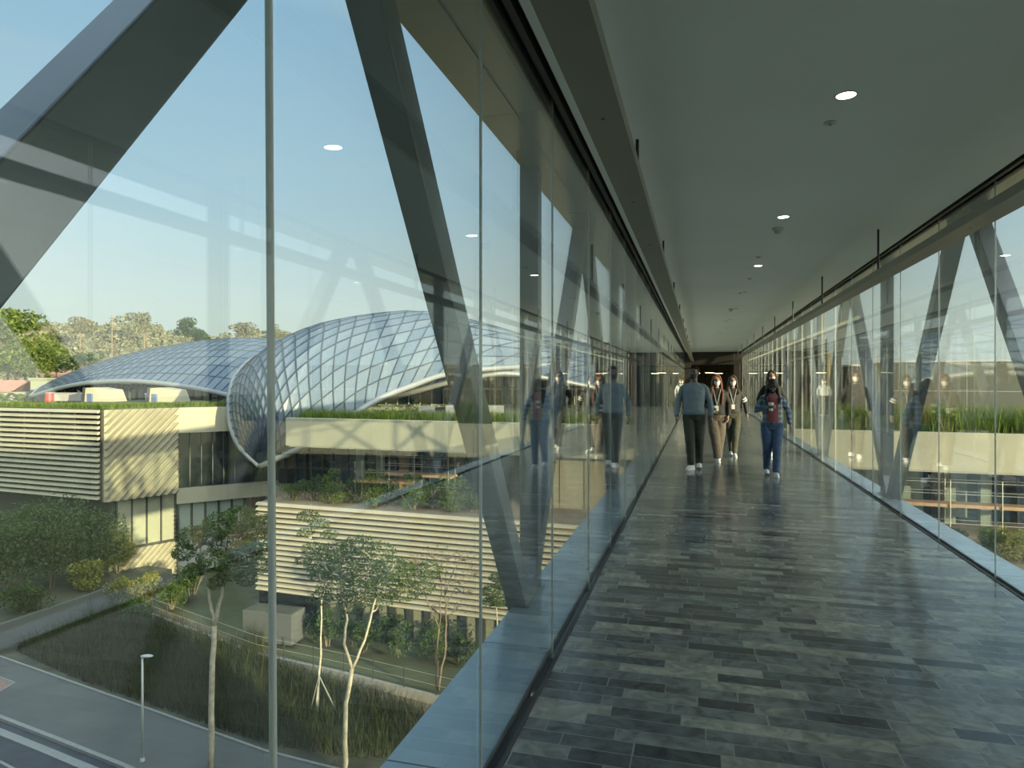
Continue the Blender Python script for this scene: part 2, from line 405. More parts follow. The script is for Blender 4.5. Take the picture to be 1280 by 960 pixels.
def person(label, loc, H, pose, look, rz=0):
    """pose: ankles / hands / elbows in metres for a 1.75 m figure facing -Y; x to the viewer's right is positive"""
    k = H/1.75; fem = look.get('fem', False)
    o = empty('person', loc, rz, label=label, cat='person'); o.scale = (k, k, k)
    bow = pose.get('bow', 0); turn = pose.get('turn', 0); lean = pose.get('lean', 0)
    shw = .165 if fem else .195; hipw = .088
    yS = -lean                        # shoulders forward
    neck = Vector((0, yS + .015, 1.465)); hb = Vector((0, yS - .0, 1.525))
    HR = Matrix.Translation(neck + Vector((0, 0, .06))) @ Euler((bow, 0, turn)).to_matrix().to_4x4()
    hp = lambda x, y, z: HR @ Vector((x, y, z))
    hips = {s: Vector((s*hipw, .0, .90)) for s in (-1, 1)}
    ank = {-1: Vector(pose['ankle'][0]), 1: Vector(pose['ankle'][1])}
    knee = {}
    for s in (-1, 1):
        a, b = hips[s], ank[s]; d = b - a; L = .83; dl = min(d.length, L*.999)
        h = math.sqrt(max(0, (L/2)**2 - (dl/2)**2)); fwd = Vector((0, -1, 0)); fwd = (fwd - d.normalized()*fwd.dot(d.normalized())).normalized()
        knee[s] = a.lerp(b, .5) + fwd*h
    sh = {s: Vector((s*(shw - .012), yS + .01, 1.385)) for s in (-1, 1)}
    elb = {-1: Vector(pose['elbow'][0]), 1: Vector(pose['elbow'][1])}; hnd = {-1: Vector(pose['hand'][0]), 1: Vector(pose['hand'][1])}
    skin = MAT[look['skin']]
    # ---- one continuous body
    mb = MB()
    tw, td = (.135, .095) if fem else (.15, .105)
    mb.rings([(0, 0, .84, .13, .095), (0, 0, .90, .155, .11), (0, 0, .98, .155, .105), (0, yS*.3, 1.08, tw*.88, td*.92), (0, yS*.6, 1.20, tw, td*1.02), (0, yS*.85, 1.32, tw*1.07, td*1.05), (0, yS, 1.40, tw*1.05, td*.9), (0, yS + .01, 1.45, .09, .065), (0, yS + .015, 1.48, .05, .052)], 20)
    mb.tube([neck - Vector((0, 0, .04)), neck + Vector((0, 0, .03)), hp(0, .018, .06)], [.056 if not fem else .048, .054 if not fem else .046, .05], 14)
    rs = [hp(0, cy, z) for z, rx, ry, cy in HEAD]
    seg = 20; vs = []
    for z, rx, ry, cy in HEAD:
        for q in range(seg):
            a = 2*PI*q/seg; vs.append(hp(rx*math.cos(a), cy + ry*math.sin(a), z))
    n = len(HEAD); fs = [(i*seg+q, i*seg+(q+1)%seg, (i+1)*seg+(q+1)%seg, (i+1)*seg+q) for i in range(n-1) for q in range(seg)]
    fs += [tuple(range(seg-1, -1, -1)), tuple((n-1)*seg+q for q in range(seg))]; mb.add(vs, fs)
    mb.tube([hp(0, -.084, .135), hp(0, -.100, .108), hp(0, -.108, .090), hp(0, -.09, .082)], [.009, .012, .015, .012], 8)
    mb.tube([hp(-.045, -.080, .142), hp(0, -.090, .145), hp(.045, -.080, .142)], [.008, .009, .008], 8)
    mb.tube([hp(-.022, -.082, .052), hp(0, -.090, .053), hp(.022, -.082, .052)], [.006, .009, .006], 8)
    for s in (-1, 1): mb.ball(hp(s*.075, .012, .105), (.012, .020, .032), 10, 8, rot=(HR.to_3x3() @ Euler((.2, 0, s*-.3)).to_matrix()))
    for s in (-1, 1):
        mb.tube([hips[s] + Vector((0, 0, .02)), hips[s].lerp(knee[s], .3), hips[s].lerp(knee[s], .8), knee[s], knee[s].lerp(ank[s], .3), knee[s].lerp(ank[s], .75), ank[s] + Vector((0, 0, .0))],
                [.092, .084, .062, .054, .055, .040, .034], 14, ref=(1, 0, 0))
        f_ = Vector((math.sin(pose['toe'][0 if s < 0 else 1]), -math.cos(pose['toe'][0 if s < 0 else 1]), 0))
        mb.tube([ank[s] - f_*.05 + Vector((0,0,-.045)), ank[s] + f_*.03 + Vector((0,0,-.035)), ank[s] + f_*.09 + Vector((0,0,-.052))], [(.024, .020), (.028, .020), (.024, .008)], 10, ref=(1,0,0))
        # arm
        mb.tube([sh[s] + Vector((-s*.05, 0, .0)), sh[s], sh[s].lerp(elb[s], .35), sh[s].lerp(elb[s], .85), elb[s], elb[s].lerp(hnd[s], .3), hnd[s]],
                [.040, .046, .044, .038, .037, .037, .025], 12, ref=(0, 1, 0))
        # hand: palm, four unequal bent fingers, thumb
        d = (hnd[s] - elb[s]).normalized(); grip = pose.get('grip', (False, False))[0 if s < 0 else 1]
        inn = Vector((-s, 0, 0)); inn = (inn - d*inn.dot(d)).normalized()           # palm looks at the body
        fw = d.cross(inn)
        if fw.y > 0: fw = -fw                                                         # thumb side forward
        if grip: inn, fw = Vector((0, 1, 0)), Vector((0, 0, 1)); inn = (inn - d*inn.dot(d)).normalized(); fw = d.cross(inn); fw = fw if fw.z > 0 else -fw
        w0 = hnd[s]; mb.tube([w0 - d*.01, w0 + d*.03, w0 + d*.085], [(.024, .018), (.036, .016), (.040, .014)], 12, ref=fw)
        cb = 1.0 if grip else .35
        for q, (ln, fo) in enumerate(((.070, .030), (.078, .010), (.073, -.010), (.058, -.029))):
            p0 = w0 + d*.082 + fw*fo; p1 = p0 + (d*math.cos(cb*.5) + inn*math.sin(cb*.5))*ln*.45; p2 = p1 + (d*math.cos(cb*1.3) + inn*math.sin(cb*1.3))*ln*.32; p3 = p2 + (d*math.cos(cb*2) + inn*math.sin(cb*2))*ln*.25
            mb.tube([p0 - d*.015, p0, p1, p2, p3], [.0095, .0095, .009, .0085, .007], 8)
        p0 = w0 + d*.03 + fw*.03; p1 = p0 + (d*.6 + fw*.7 + inn*.3).normalized()*.035; p2 = p1 + (d*.85 + fw*.3 + inn*.4).normalized()*.03
        mb.tube([w0 + d*.015 + fw*.018, p0, p1, p2], [.013, .0125, .011, .008], 8)
    solid(mb, 'body', skin, o, .006, 3)
    for s in (-1, 1):
        e = MB().ball(hp(s*.030, -.0815, .118), (.0125, .006, .006), 10, 6, rot=HR.to_3x3()).build('eye', MAT['eye'], o, smooth=True)
    # ---- trousers
    wide = look.get('wide', 1.0); mb = MB(); zl = .085
    mb.rings([(0, 0, .83, .15, .115), (0, .005, .90, .178, .132), (0, 0, .98, .172, .122), (0, 0, 1.03, .158, .112)], 20)
    for s in (-1, 1):
        a_ = ank[s] + Vector((0, 0, .02))
        mb.tube([hips[s] + Vector((0, 0, .03)), hips[s].lerp(knee[s], .25), hips[s].lerp(knee[s], .7), knee[s], knee[s].lerp(a_, .35), knee[s].lerp(a_, .8), a_ + Vector((0, .006, -.02))],
                [.105, .100*(.9 + .1*wide), .086*wide, .076*wide, .070*wide, .060*wide**1.3, .060*wide**1.4], 16, ref=(1, 0, 0))
    solid(mb, 'trousers', MAT[look['legs']], o, .008, 4, .007, len(label) % 50)
    # ---- shoes with soles
    for i, s in enumerate((-1, 1)):
        an = pose['toe'][i]; lift = pose.get('lift', (0, 0))[i]
        sh_ = empty('shoe', (ank[s].x, ank[s].y, ank[s].z - .085), an); sh_.parent = o; sh_.rotation_euler = (lift, 0, an)
        mb = MB(); mb.rings([(0, -.03, .012, .042, .118), (0, -.028, .04, .043, .118), (0, -.012, .065, .040, .095), (0, .018, .09, .036, .062), (0, .03, .115, .038, .048)], 16)
        solid(mb, 'upper', MAT[look['shoes']], sh_, .005, 3)
        MB().rings([(0, -.03, 0, .042, .120), (0, -.03, .006, .046, .125), (0, -.03, .022, .046, .125), (0, -.03, .026, .042, .12)], 18).build('sole', MAT['shoesole'], sh_, smooth=False)
    # ---- top
    mb = MB(); gx = .028; jw = look.get('hem', .94)
    mb.rings([(0, 0, jw, tw + .035, td + .042), (0, 0, jw + .03, tw + .040, td + .045), (0, yS*.3, 1.06, tw + .022, td + .036), (0, yS*.6, 1.20, tw + gx, td + .034), (0, yS*.85, 1.32, tw*1.07 + gx, td*1.05 + .03), (0, yS, 1.385, tw*1.08 + gx*.9, td + .012), (0, yS + .005, 1.425, tw*.92, td*.85), (0, yS + .01, 1.455, .095, .072), (0, yS + .015, 1.482, .066, .064)], 24)
    for s in (-1, 1):
        mb.tube([sh[s] + Vector((-s*.10, 0, .035)), sh[s] + Vector((-s*.035, 0, .022)), sh[s] + Vector((s*.004, 0, -.01)), sh[s].lerp(elb[s], .35), sh[s].lerp(elb[s], .85), elb[s], elb[s].lerp(hnd[s], .35), elb[s].lerp(hnd[s], .85), hnd[s]],
                [.044, .050, .055, .056, .052, .051, .049, .041, .036], 14, ref=(0, 1, 0))
    top = solid(mb, look.get('topname', 'sweater'), MAT[look['top']], o, .008, 4, .006, 3 + len(label) % 40)
    if look.get('cuff'):
        for s in (-1, 1):
            d = (hnd[s] - elb[s]).normalized(); MB().tube([hnd[s] - d*.03, hnd[s] + d*.004], [.038, .037], 14).build('cuff', MAT[look['cuff']], o, smooth=True)
        MB().rings([(0, 0, jw - .012, tw + .033, td + .040), (0, 0, jw + .035, tw + .046, td + .052)], 24).build('hem_band', MAT[look['cuff']], o, smooth=True)
    if look.get('shirt'):               # inner shirt in an open jacket
        seg = 12; vs = []
        for z, ex in ((jw + .03, .0), (1.06, .0), (1.20, .0), (1.32, 0), (1.40, 0), (1.455, 0)):
            rx, ry, cy = (tw + .045, td + .055, 0) if z < 1 else (tw + .03, td + .048, yS*.5) if z < 1.3 else (tw + .034, td*1.05 + .042, yS*.9) if z < 1.42 else (.11, .088, yS)
            for q in range(seg + 1):
                a = -PI/2 + (q/seg - .5)*1.25; vs.append((rx*math.cos(a), cy + ry*math.sin(a), z))
        nn = seg + 1; back = [(x*.9, y*.9 + .0, z) for x, y, z in vs]; B_ = len(vs); rr = 6
        fs = [(i*nn+q, i*nn+q+1, (i+1)*nn+q+1, (i+1)*nn+q) for i in range(rr-1) for q in range(seg)]; fs += [tuple(B_ + x for x in f[::-1]) for f in fs]
        MB().add(vs + back, fs).build('shirt', MAT[look['shirt']], o, smooth=True)
    if look.get('bands'):
        s = 1; a, b = sh[s].lerp(elb[s], .55), sh[s].lerp(elb[s], .66); c_, d_ = sh[s].lerp(elb[s], .74), sh[s].lerp(elb[s], .85)
        for p, q in ((a, b), (c_, d_)): MB().tube([p, q], [.0675, .065], 16).build('sleeve_band', MAT['whitecloth'], o, smooth=True)
    # ---- hair
    hc = MAT[look['hair']]; mb = MB(); long = look.get('long', 0)
    vs = []; hr = [(.100, 1.07, 1.07, .038), (.125, 1.10, 1.06, .030), (.150, 1.10, 1.07, .016), (.180, 1.12, 1.10, .006), (.205, 1.17, 1.17, .0), (.224, 1.3, 1.3, 0), (.243, 1.4, 1.4, 0)]
    rr = []
    for z, fx, fy, oy in hr:
        rx, ry, cy = head_at(min(z, .2319)); rr.append((0, cy + oy, z, max(rx*fx, .03), max(ry*fy, .035) - oy*.6))
    seg = 20
    for cx, cy, z, rx, ry in rr:
        for q in range(seg): a = 2*PI*q/seg; vs.append(hp(rx*math.cos(a), cy + ry*math.sin(a), z))
    n = len(rr); fs = [(i*seg+q, i*seg+(q+1)%seg, (i+1)*seg+(q+1)%seg, (i+1)*seg+q) for i in range(n-1) for q in range(seg)]
    fs += [tuple(range(seg-1, -1, -1)), tuple((n-1)*seg+q for q in range(seg))]; mb.add(vs, fs)
    if long:
        rnd = random.Random(4)
        for q in range(18):
            a = PI*(-.12 + 1.24*q/17); x, y = .078*math.cos(a), .02 + .088*math.sin(a)
            p0 = hp(x*.8, y*.8, .19); p1 = hp(x*1.08, y*1.05, .10); p2 = Vector((x*1.25, y*1.15 + yS + .0, 1.47)); 
            front = y < .035
            p3 = Vector((x*1.5, (yS - td - .035) if front else (yS + td + .045), 1.47 - .10)); p4 = Vector((x*1.35 + rnd.uniform(-.01,.01), p3.y, 1.47 - long*rnd.uniform(.85, 1.05)))
            mb.tube([p0, p1, p2, p3, p4], [.018, .022, .024, .024, .010], 8)
        for s in (-1, 1): mb.tube([hp(s*.01, -.075, .215), hp(s*.05, -.075, .175), hp(s*.072, -.045, .12), hp(s*.08, -.02, .05)], [.014, .016, .016, .016], 8)
    else:
        for s in (-1, 1): mb.tube([hp(s*.070, .0, .16), hp(s*.071, -.005, .115)], [.010, .006], 8)
        mb.tube([hp(0, .085, .14), hp(0, .078, .07)], [(.06, .02), (.045, .012)], 10, ref=(1,0,0))
    solid(mb, 'hair', hc, o, .006, 2, .004, 7)
    # ---- face mask with ear loops
    vs = []; seg = 14; zz = [.006, .03, .055, .08, .098]; rows = len(zz)
    for i, z in enumerate(zz):
        rx, ry, cy = head_at(z); bulge = (.012, .018, .022, .020, .012)[i]
        for q in range(seg + 1):
            a = -PI/2 + (q/seg - .5)*2.1; f = math.cos((q/seg - .5)*PI*.9)
            vs.append(hp((rx + .004)*math.cos(a), cy + (ry + .004 + bulge*f)*math.sin(a), z))
    n1 = seg + 1; bk = [v + HR.to_3x3() @ Vector((0, .008, 0)) for v in vs]; B_ = len(vs)
    fs = [(i*n1+q, i*n1+q+1, (i+1)*n1+q+1, (i+1)*n1+q) for i in range(rows-1) for q in range(seg)]; fs += [tuple(B_ + x for x in f[::-1]) for f in fs]
    mk = MB().add(vs + bk, fs).build('face_mask', MAT[look['mask']], o, smooth=True)
    for s in (-1, 1): MB().tube([hp(s*.060, -.035, .088), hp(s*.074, -.005, .115), hp(s*.078, .018, .10), hp(s*.072, -.002, .07), hp(s*.058, -.03, .03)], .0018, 6).build('ear_loop', MAT[look['mask']], mk)
    # ---- lanyard and badge
    if look.get('lanyard'):
        yf = yS - td - .052; zb_ = 1.13
        mb = MB()
        for s in (-1, 1): mb.tube([(s*.07, yS + .02, 1.485), (s*.075, yS - .05, 1.462), (s*.06, yS - td - .018, 1.40), (s*.035, yf, 1.30), (0, yf - .004, zb_)], [(.008, .003)]*5, 6)
        ly = mb.build('lanyard', MAT['cord'], o)
        MB().span(-.033, .033, yf - .014, yf - .006, zb_ - .10, zb_).build('badge', MAT['whitecloth'], ly, bevel=.002)
    return o, hnd, k

MAT.update(
    skinA=mat('skin_brown', (.17, .10, .068), .5), skinB=mat('skin_light', (.24, .145, .105), .5), eye=mat('dark_eye', (.02, .015, .01), .15),
    knit=mat('grey_blue_knit', (.18, .235, .26), .9, var=.06, scale=14, bump=.25, bscale=160), knit2=mat('grey_blue_rib', (.135, .18, .20), .9),
    olive=mat('dark_olive_cloth', (.042, .045, .030), .85, var=.12, scale=8), taupe=mat('taupe_cloth', (.075, .062, .048), .85, var=.1, scale=8), blackcloth=mat('black_cloth', (.009, .009, .010), .8, var=.2, scale=8),
    charcoal=mat('charcoal_cloth', (.018, .019, .021), .75, var=.12, scale=8), denim=mat('blue_denim', (.045, .085, .155), .85, var=.2, scale=12, bump=.2, bscale=150),
    whitecloth=mat('white_cloth', (.58, .58, .55), .7), maskdark=mat('dark_mask', (.03, .035, .045), .8), shoewhite=mat('white_leather', (.52, .53, .52), .5, var=.04), shoesole=mat('white_sole', (.58, .58, .55), .6),
    hairblack=mat('black_hair', (.008, .007, .006), .75, var=.3, scale=30, spec=.15), hairred=mat('auburn_hair', (.11, .032, .015), .6, var=.35, scale=28), hairbrown=mat('dark_brown_hair', (.022, .015, .010), .65, var=.3, scale=30),
    cord=mat('grey_cord', (.26, .27, .27), .6), redshirt=mat('dusty_red_shirt', (.20, .062, .064), .85, var=.1, scale=9), cup=mat('white_paper_cup', (.58, .57, .54), .5),
    oliveshoe=mat('dark_shoe', (.03, .03, .03), .6))
def plaid():
    m, t, out = nt('blue_plaid_cloth'); p = N(t, 'ShaderNodeBsdfPrincipled'); p.inputs['Roughness'].default_value = .9
    tc = N(t, 'ShaderNodeTexCoord'); s_ = N(t, 'ShaderNodeSeparateXYZ'); t.links.new(tc.outputs['Object'], s_.inputs[0])
    a = _m(t, 'ADD', s_.outputs[0], s_.outputs[1], None)
    def band(x, f): return _m(t, 'GREATER_THAN', _m(t, 'FRACT', _m(t, 'MULTIPLY', x, f, None), None, None), .58, None)
    sm = _m(t, 'ADD', band(a, 11), band(s_.outputs[2], 11), None)
    cr = N(t, 'ShaderNodeValToRGB'); t.links.new(_m(t, 'DIVIDE', sm, 2.0, None), cr.inputs[0]); cr.color_ramp.interpolation = 'CONSTANT'
    e = cr.color_ramp.elements; e[0].color = (.06, .10, .14, 1); e[1].position = .8; e[1].color = (.30, .35, .37, 1); x = e.new(.3); x.color = (.13, .19, .24, 1)
    t.links.new(cr.outputs[0], p.inputs[0]); t.links.new(p.outputs[0], out.inputs[0]); return m
MAT['plaid'] = plaid()

def at(px, py_feet):
    d = FOC*EYE/(py_feet - 475); return XY(px, d, 0)
A = .085
# 1 man in the grey-blue sweater
person('man in grey-blue sweater, dark olive trousers and dark mask walking ahead of the group', at(867.5, 586.5), 1.80,
       dict(ankle=((-.045, -.10, A), (.085, .14, A + .015)), toe=(-.55, .05), lift=(0, -.12), elbow=((-.262, .03, 1.14), (.262, .01, 1.14)), hand=((-.285, -.06, .90), (.285, -.05, .90)), turn=-.30),
       dict(skin='skinA', top='knit', cuff='knit2', legs='olive', shoes='shoewhite', hair='hairblack', mask='maskdark', wide=1.06))
# 2 woman with red hair
p2, h2, k2 = person('woman with long auburn hair, black jacket and wide taupe trousers, partly behind the man', at(896, 577), 1.66,
       dict(ankle=((.02, -.14, A), (.03, .16, A + .02)), toe=(.1, .1), lift=(0, -.15), elbow=((-.25, .04, 1.16), (.24, .05, 1.16)), hand=((-.09, -.23, 1.05), (.22, -.06, .93)), grip=(True, False), turn=.1),
       dict(fem=True, skin='skinB', top='blackcloth', topname='jacket', legs='taupe', shoes='shoewhite', hair='hairred', long=.34, mask='whitecloth', lanyard=True, wide=1.28))
# 3 woman with white sleeve bands
person('woman in charcoal jacket with two white sleeve bands, badge and dark trousers', at(916, 570.5), 1.65,
       dict(ankle=((-.02, .16, A + .015), (.03, -.12, A)), toe=(0, .15), lift=(-.15, 0), elbow=((-.25, .04, 1.16), (.255, .05, 1.16)), hand=((-.2, -.12, .98), (.29, -.05, .93)), turn=.05, lean=.01),
       dict(fem=True, skin='skinB', top='charcoal', topname='jacket', legs='olive', shoes='shoewhite', hair='hairbrown', long=.14, mask='whitecloth', lanyard=True, bands=True, wide=.98))
# 4 woman in plaid with the bowed head
p4, h4, k4 = person('woman in blue plaid jacket, red shirt and jeans with head bowed, holding a cup', at(965, 595), 1.60,
       dict(ankle=((-.075, .14, A + .02), (.055, -.13, A)), toe=(-.1, .1), lift=(-.18, 0), elbow=((-.27, .0, 1.17), (.27, .04, 1.17)), hand=((-.08, -.24, 1.22), (.30, -.03, .93)), grip=(True, False), bow=.85, turn=.0, lean=.03),
       dict(fem=True, skin='skinB', top='plaid', topname='jacket', legs='denim', shoes='shoewhite', hair='hairbrown', long=.20, mask='maskdark', shirt='redshirt', wide=1.04))
# 5 woman behind her
person('woman in dark jacket and white mask walking close behind the plaid jacket', at(965, 569), 1.75,
       dict(ankle=((-.04, -.12, A), (.06, .14, A + .015)), toe=(0, 0), lift=(0, -.12), elbow=((-.26, .03, 1.16), (.26, .04, 1.16)), hand=((-.25, -.08, .93), (.27, -.08, .95)), turn=.0),
       dict(fem=True, skin='skinB', top='blackcloth', topname='jacket', legs='blackcloth', shoes='shoewhite', hair='hairbrown', long=.26, mask='whitecloth'))
# 6 far person at the end
person('far person in grey top by the left glass near the end of the corridor', XY(852.5, 31.5), 1.62,
       dict(ankle=((-.08, 0, A), (.08, .05, A)), toe=(0, 0), elbow=((-.25, .03, 1.16), (.25, .04, 1.16)), hand=((-.25, -.08, .93), (.25, -.08, .95)), turn=.2),
       dict(fem=True, skin='skinB', top='cord', topname='shirt', legs='blackcloth', shoes='oliveshoe', hair='hairbrown', long=.1, mask='whitecloth'))
# cups held in the hands
def cup(p, h, k, label, up=.05):
    c_ = p.matrix_world if False else None
    q = Vector(p.location) + Vector(h)*k + Vector((.035*k, -.055*k, -up*k))
    o = empty('paper_cup', q, label=label, cat='cup')
    MB().rings([(0,0,0,.029,.029), (0,0,.003,.030,.030), (0,0,.115,.040,.040)], 18).build('cup', MAT['cup'], o, smooth=False)
    MB().rings([(0,0,.112,.043,.043), (0,0,.124,.043,.043), (0,0,.132,.038,.038)], 18).build('lid', MAT['whitecloth'], o)
    MB().rings([(0,0,.04,.0345,.0345), (0,0,.085,.0385,.0385)], 18).build('sleeve', MAT['taupe'], o)
cup(p4, h4[-1], k4, 'white paper cup held at the chest of the woman in plaid')
cup(p2, h2[-1], k2, 'white paper cup held by the woman with auburn hair')
# ================================================================== THE BRIDGE
XL, XR = -.80, 2.25             # glass planes
YN, YE = -2.6, 39.6             # the two ends of the corridor
ZC = 3.13                       # ceiling height
PAN = 1.307
L0, R0 = 1.15, .95              # phase of the glass joints on either side

def S(name, mb, m, label, parent=None, **k):
    return tag(mb.build(name, m, parent, **k), label, 'setting', kind='structure')

m = MB().span(XL + .035, XR - .035, YN, YE, -.25, 0)
S('floor', m, MAT['slate'], 'floor of dark and light grey slate strips running across the corridor')
m = MB().span(-.72, XR - .08, YN, YE, ZC, ZC + .06)
S('ceiling', m, MAT['ceil'], 'plain grey painted ceiling over the corridor')
m = MB().span(-1.40, XR + .60, YN, YE - .02, ZC + .24, ZC + .62)
S('roof', m, MAT['beam'], 'flat roof slab over the glass bridge')
nwin = 0
for side, X, ph in ((-1, XL, L0), (1, XR, R0)):
    sname = 'left' if side < 0 else 'right'
    # dark channel in the floor and head track
    m = MB(); m.span(X - .035, X + .035, YN, YE, -.06, -.012)
    m.span(X - .035, X - .022, YN, YE, -.06, .006); m.span(X + .022, X + .035, YN, YE, -.06, .006)
    S('trim_%d' % (1 if side < 0 else 2), m, MAT['slot'], f'dark floor channel holding the {sname} glass wall')
    m = MB(); m.span(X - .06, X + .06, YN, YE, ZC + .05, ZC + .24); m.span(X - .05, X - .018, YN, YE, ZC - .01, ZC + .06); m.span(X + .018, X + .05, YN, YE, ZC - .01, ZC + .06)
    S('trim_%d' % (3 if side < 0 else 4), m, MAT['slot'], f'dark head channel over the {sname} glass wall')
    # ledge of separate plates outside the glass
    m = MB(); y = YN; ys = [YN] + [ph + PAN*k + .10 for k in range(-2, 40) if YN + .2 < ph + PAN*k + .10 < YE] + [YE]
    for a, b in zip(ys[:-1], ys[1:]):
        x0, x1 = X + side * .035, X + side * (.44 if side < 0 else .31)
        m.span(x0, x1, a + .004, b - .004, -.03, 0)
    m.span(X + side*.035, X + side*(.43 if side < 0 else .30), YN, YE, -.42, -.034)
    S('trim_%d' % (5 if side < 0 else 6), m, MAT['ledge'], f'polished grey ledge of plates outside the {sname} glass wall', bevel=.003)
    # soffit of bronze panels outside the glass
    m = MB()
    for a, b in zip(ys[:-1], ys[1:]):
        m.span(X + side*.05, X + side*.225, a + .003, b - .003, ZC, ZC + .03)
        m.span(X + side*.245, X + side*.465, a + .003, b - .003, ZC, ZC + .03)
    m.span(X + side*.05, X + side*.46, YN, YE, ZC + .034, ZC + .24)
    m.span(X + side*.225, X + side*.245, YN, YE, ZC + .012, ZC + .05)
    S('trim_%d' % (7 if side < 0 else 8), m, MAT['soffit'], f'bronze metal soffit of panels outside the {sname} glass wall')
    # panes
    js = [ph + PAN*k for k in range(-3, 40) if YN < ph + PAN*k < YE - .3]
    edges = [YN] + js + [YE]
    for k, (a, b) in enumerate(zip(edges[:-1], edges[1:])):
        nwin += 1
        m = MB().span(X - .006, X + .006, a + .004, b - .004, -.012, ZC + .05)
        S('window_%d' % nwin, m, MAT['glass'], f'clear glass pane, {ORD[k]} along the {sname} wall of the corridor')
        o = bpy.data.objects['window_%d' % nwin]
        if k < len(edges) - 2:
            rj = .008 if side < 0 and abs(b - L0) < .01 else .0035
            m = MB().tube([(X, b, -.012), (X, b, ZC + .05)], [(rj, .0062)]*2, 12, ref=(0, 1, 0)) if rj < .006 else MB().tube([(X, b + .012, -.012), (X, b - .02, ZC + .05)], .0075, 14)
            m.build('joint', MAT['joint'], o, smooth=True)

# ---------------- suspended beams with hanger rods
for side, xi, xo, xr in ((-1, -.296, -.443, -.39), (1, 1.713, 1.865, 1.80)):
    sname = 'left' if side < 0 else 'right'
    t_ = empty('suspended_beam', ((xi + xo)/2, YN, 0), label=f'long olive metal beam hung on thin rods along the {sname} side of the ceiling', cat='beam')
    def loc(mb, name, mt, **k):
        o = mb.build(name, mt, t_, **k); o.matrix_parent_inverse = Matrix.Translation((-(xi + xo)/2, -YN, 0)); return o
    m = MB().span(xi, xo, YN, YE - .02, 2.60, 2.625)
    for x in (xi, xo): m.span(x - .004, x + .004, YN, YE - .02, 2.60, 2.66)
    loc(m, 'channel', MAT['beam'])
    for k in range(-1, 11):
        y = 4.5 + 3.35 * k
        m = MB().tube([(xr, y, 2.625), (xr, y, ZC)], .011, 10)
        m.span(xr - .02, xr + .02, y - .02, y + .02, 2.625, 2.64)
        loc(m, 'hanger_rod', MAT['black'])
    for k in range(0, 16):
        m = MB().tube([((xi+xo)/2, 1.4 + 1.307*k, 2.597), ((xi+xo)/2, 1.4 + 1.307*k, 2.601)], .006, 10); loc(m, 'screw', MAT['black'])

# ---------------- trusses
YB = [-.56 + 5.23 * k for k in range(8)]          # nodes at the ledge
for side in (-1, 1):
    sname = 'left' if side < 0 else 'right'
    X = (XL - .41) if side < 0 else (XR + .22)
    t_ = empty('bridge_truss', (X, 0, 0), label=f'dark painted steel truss of leaning and upright members outside the {sname} glass wall', cat='truss')
    wX, dY = .14, .155
    dy = 0 if side < 0 else .15
    zt = ZC + .30
    def part(name, a, b, w=wX, h=dY):
        m = MB().bar(a, b, w, h, ref=(0, 1, 0))
        m.build(name, MAT['steel'], t_, bevel=.006)
    for k, yb in enumerate(YB):
        yb += dy
        part('upright', (0, yb + .25, -.02), (0, yb + .25, zt), h=.12)
        if yb + 2.6 < YE: part('diagonal', (0, yb + .015, -.10), (0, yb + 2.655, zt))
        if k: part('diagonal', (0, yb + .01, -.10), (0, yb - 2.62, zt))
        m = MB().span(-.085, .085, yb - .16, yb + .36, -.004, .016); m.build('base_plate', MAT['steel'], t_)
    m = MB().span(-.10, .10, YN + .02, YE - .02, ZC + .245, ZC + .60); m.build('top_chord', MAT['steel'], t_)
    m = MB().span(-.10, .10, YN + .02, YE - .02, -.80, -.43); m.build('bottom_chord', MAT['steel'], t_)

S('deck', MB().span(XL + .04, XR - .04, YN, YE, -.75, -.26), MAT['beam'], 'deck slab carrying the corridor floor')

# ---------------- downlights, detectors, sprinklers
def downlight(y, lit, which):
    o = empty('downlight', (.78, y, ZC), label=f'small round recessed ceiling downlight, {which}', cat='light', group='downlights along the ceiling')
    m = MB(); seg = 24
    for r0, r1, z0, z1 in ((.050, .060, -.004, -.001),):
        vs = []; 
        for r, z in ((r0, z0), (r1, z0), (r1, .002), (r0, .002)):
            vs += [(r*math.cos(2*PI*k/seg), r*math.sin(2*PI*k/seg), z) for k in range(seg)]
        fs = [(i*seg+k, i*seg+(k+1)%seg, ((i+1)%4)*seg+(k+1)%seg, ((i+1)%4)*seg+k) for i in range(4) for k in range(seg)]
        m.add(vs, fs)
    m.build('rim', MAT['fitting'], o, smooth=False, fix=True)
    MB().tube([(0,0,-.003), (0,0,.0015)], .0495, 24).build('lens', MAT['led'] if lit else MAT['unlit'], o)
for k in range(-1, 12):
    y = 4.1 + 2.9 * k
    if k == -1: downlight(y, True, 'lit, just overhead of the corridor start')
    elif k < 3: downlight(y, True, ('lit, nearest in view', 'lit, second in view', 'lit, third in view')[k])
    else: downlight(y, False, f'unlit, {ORD[k]} in the row')
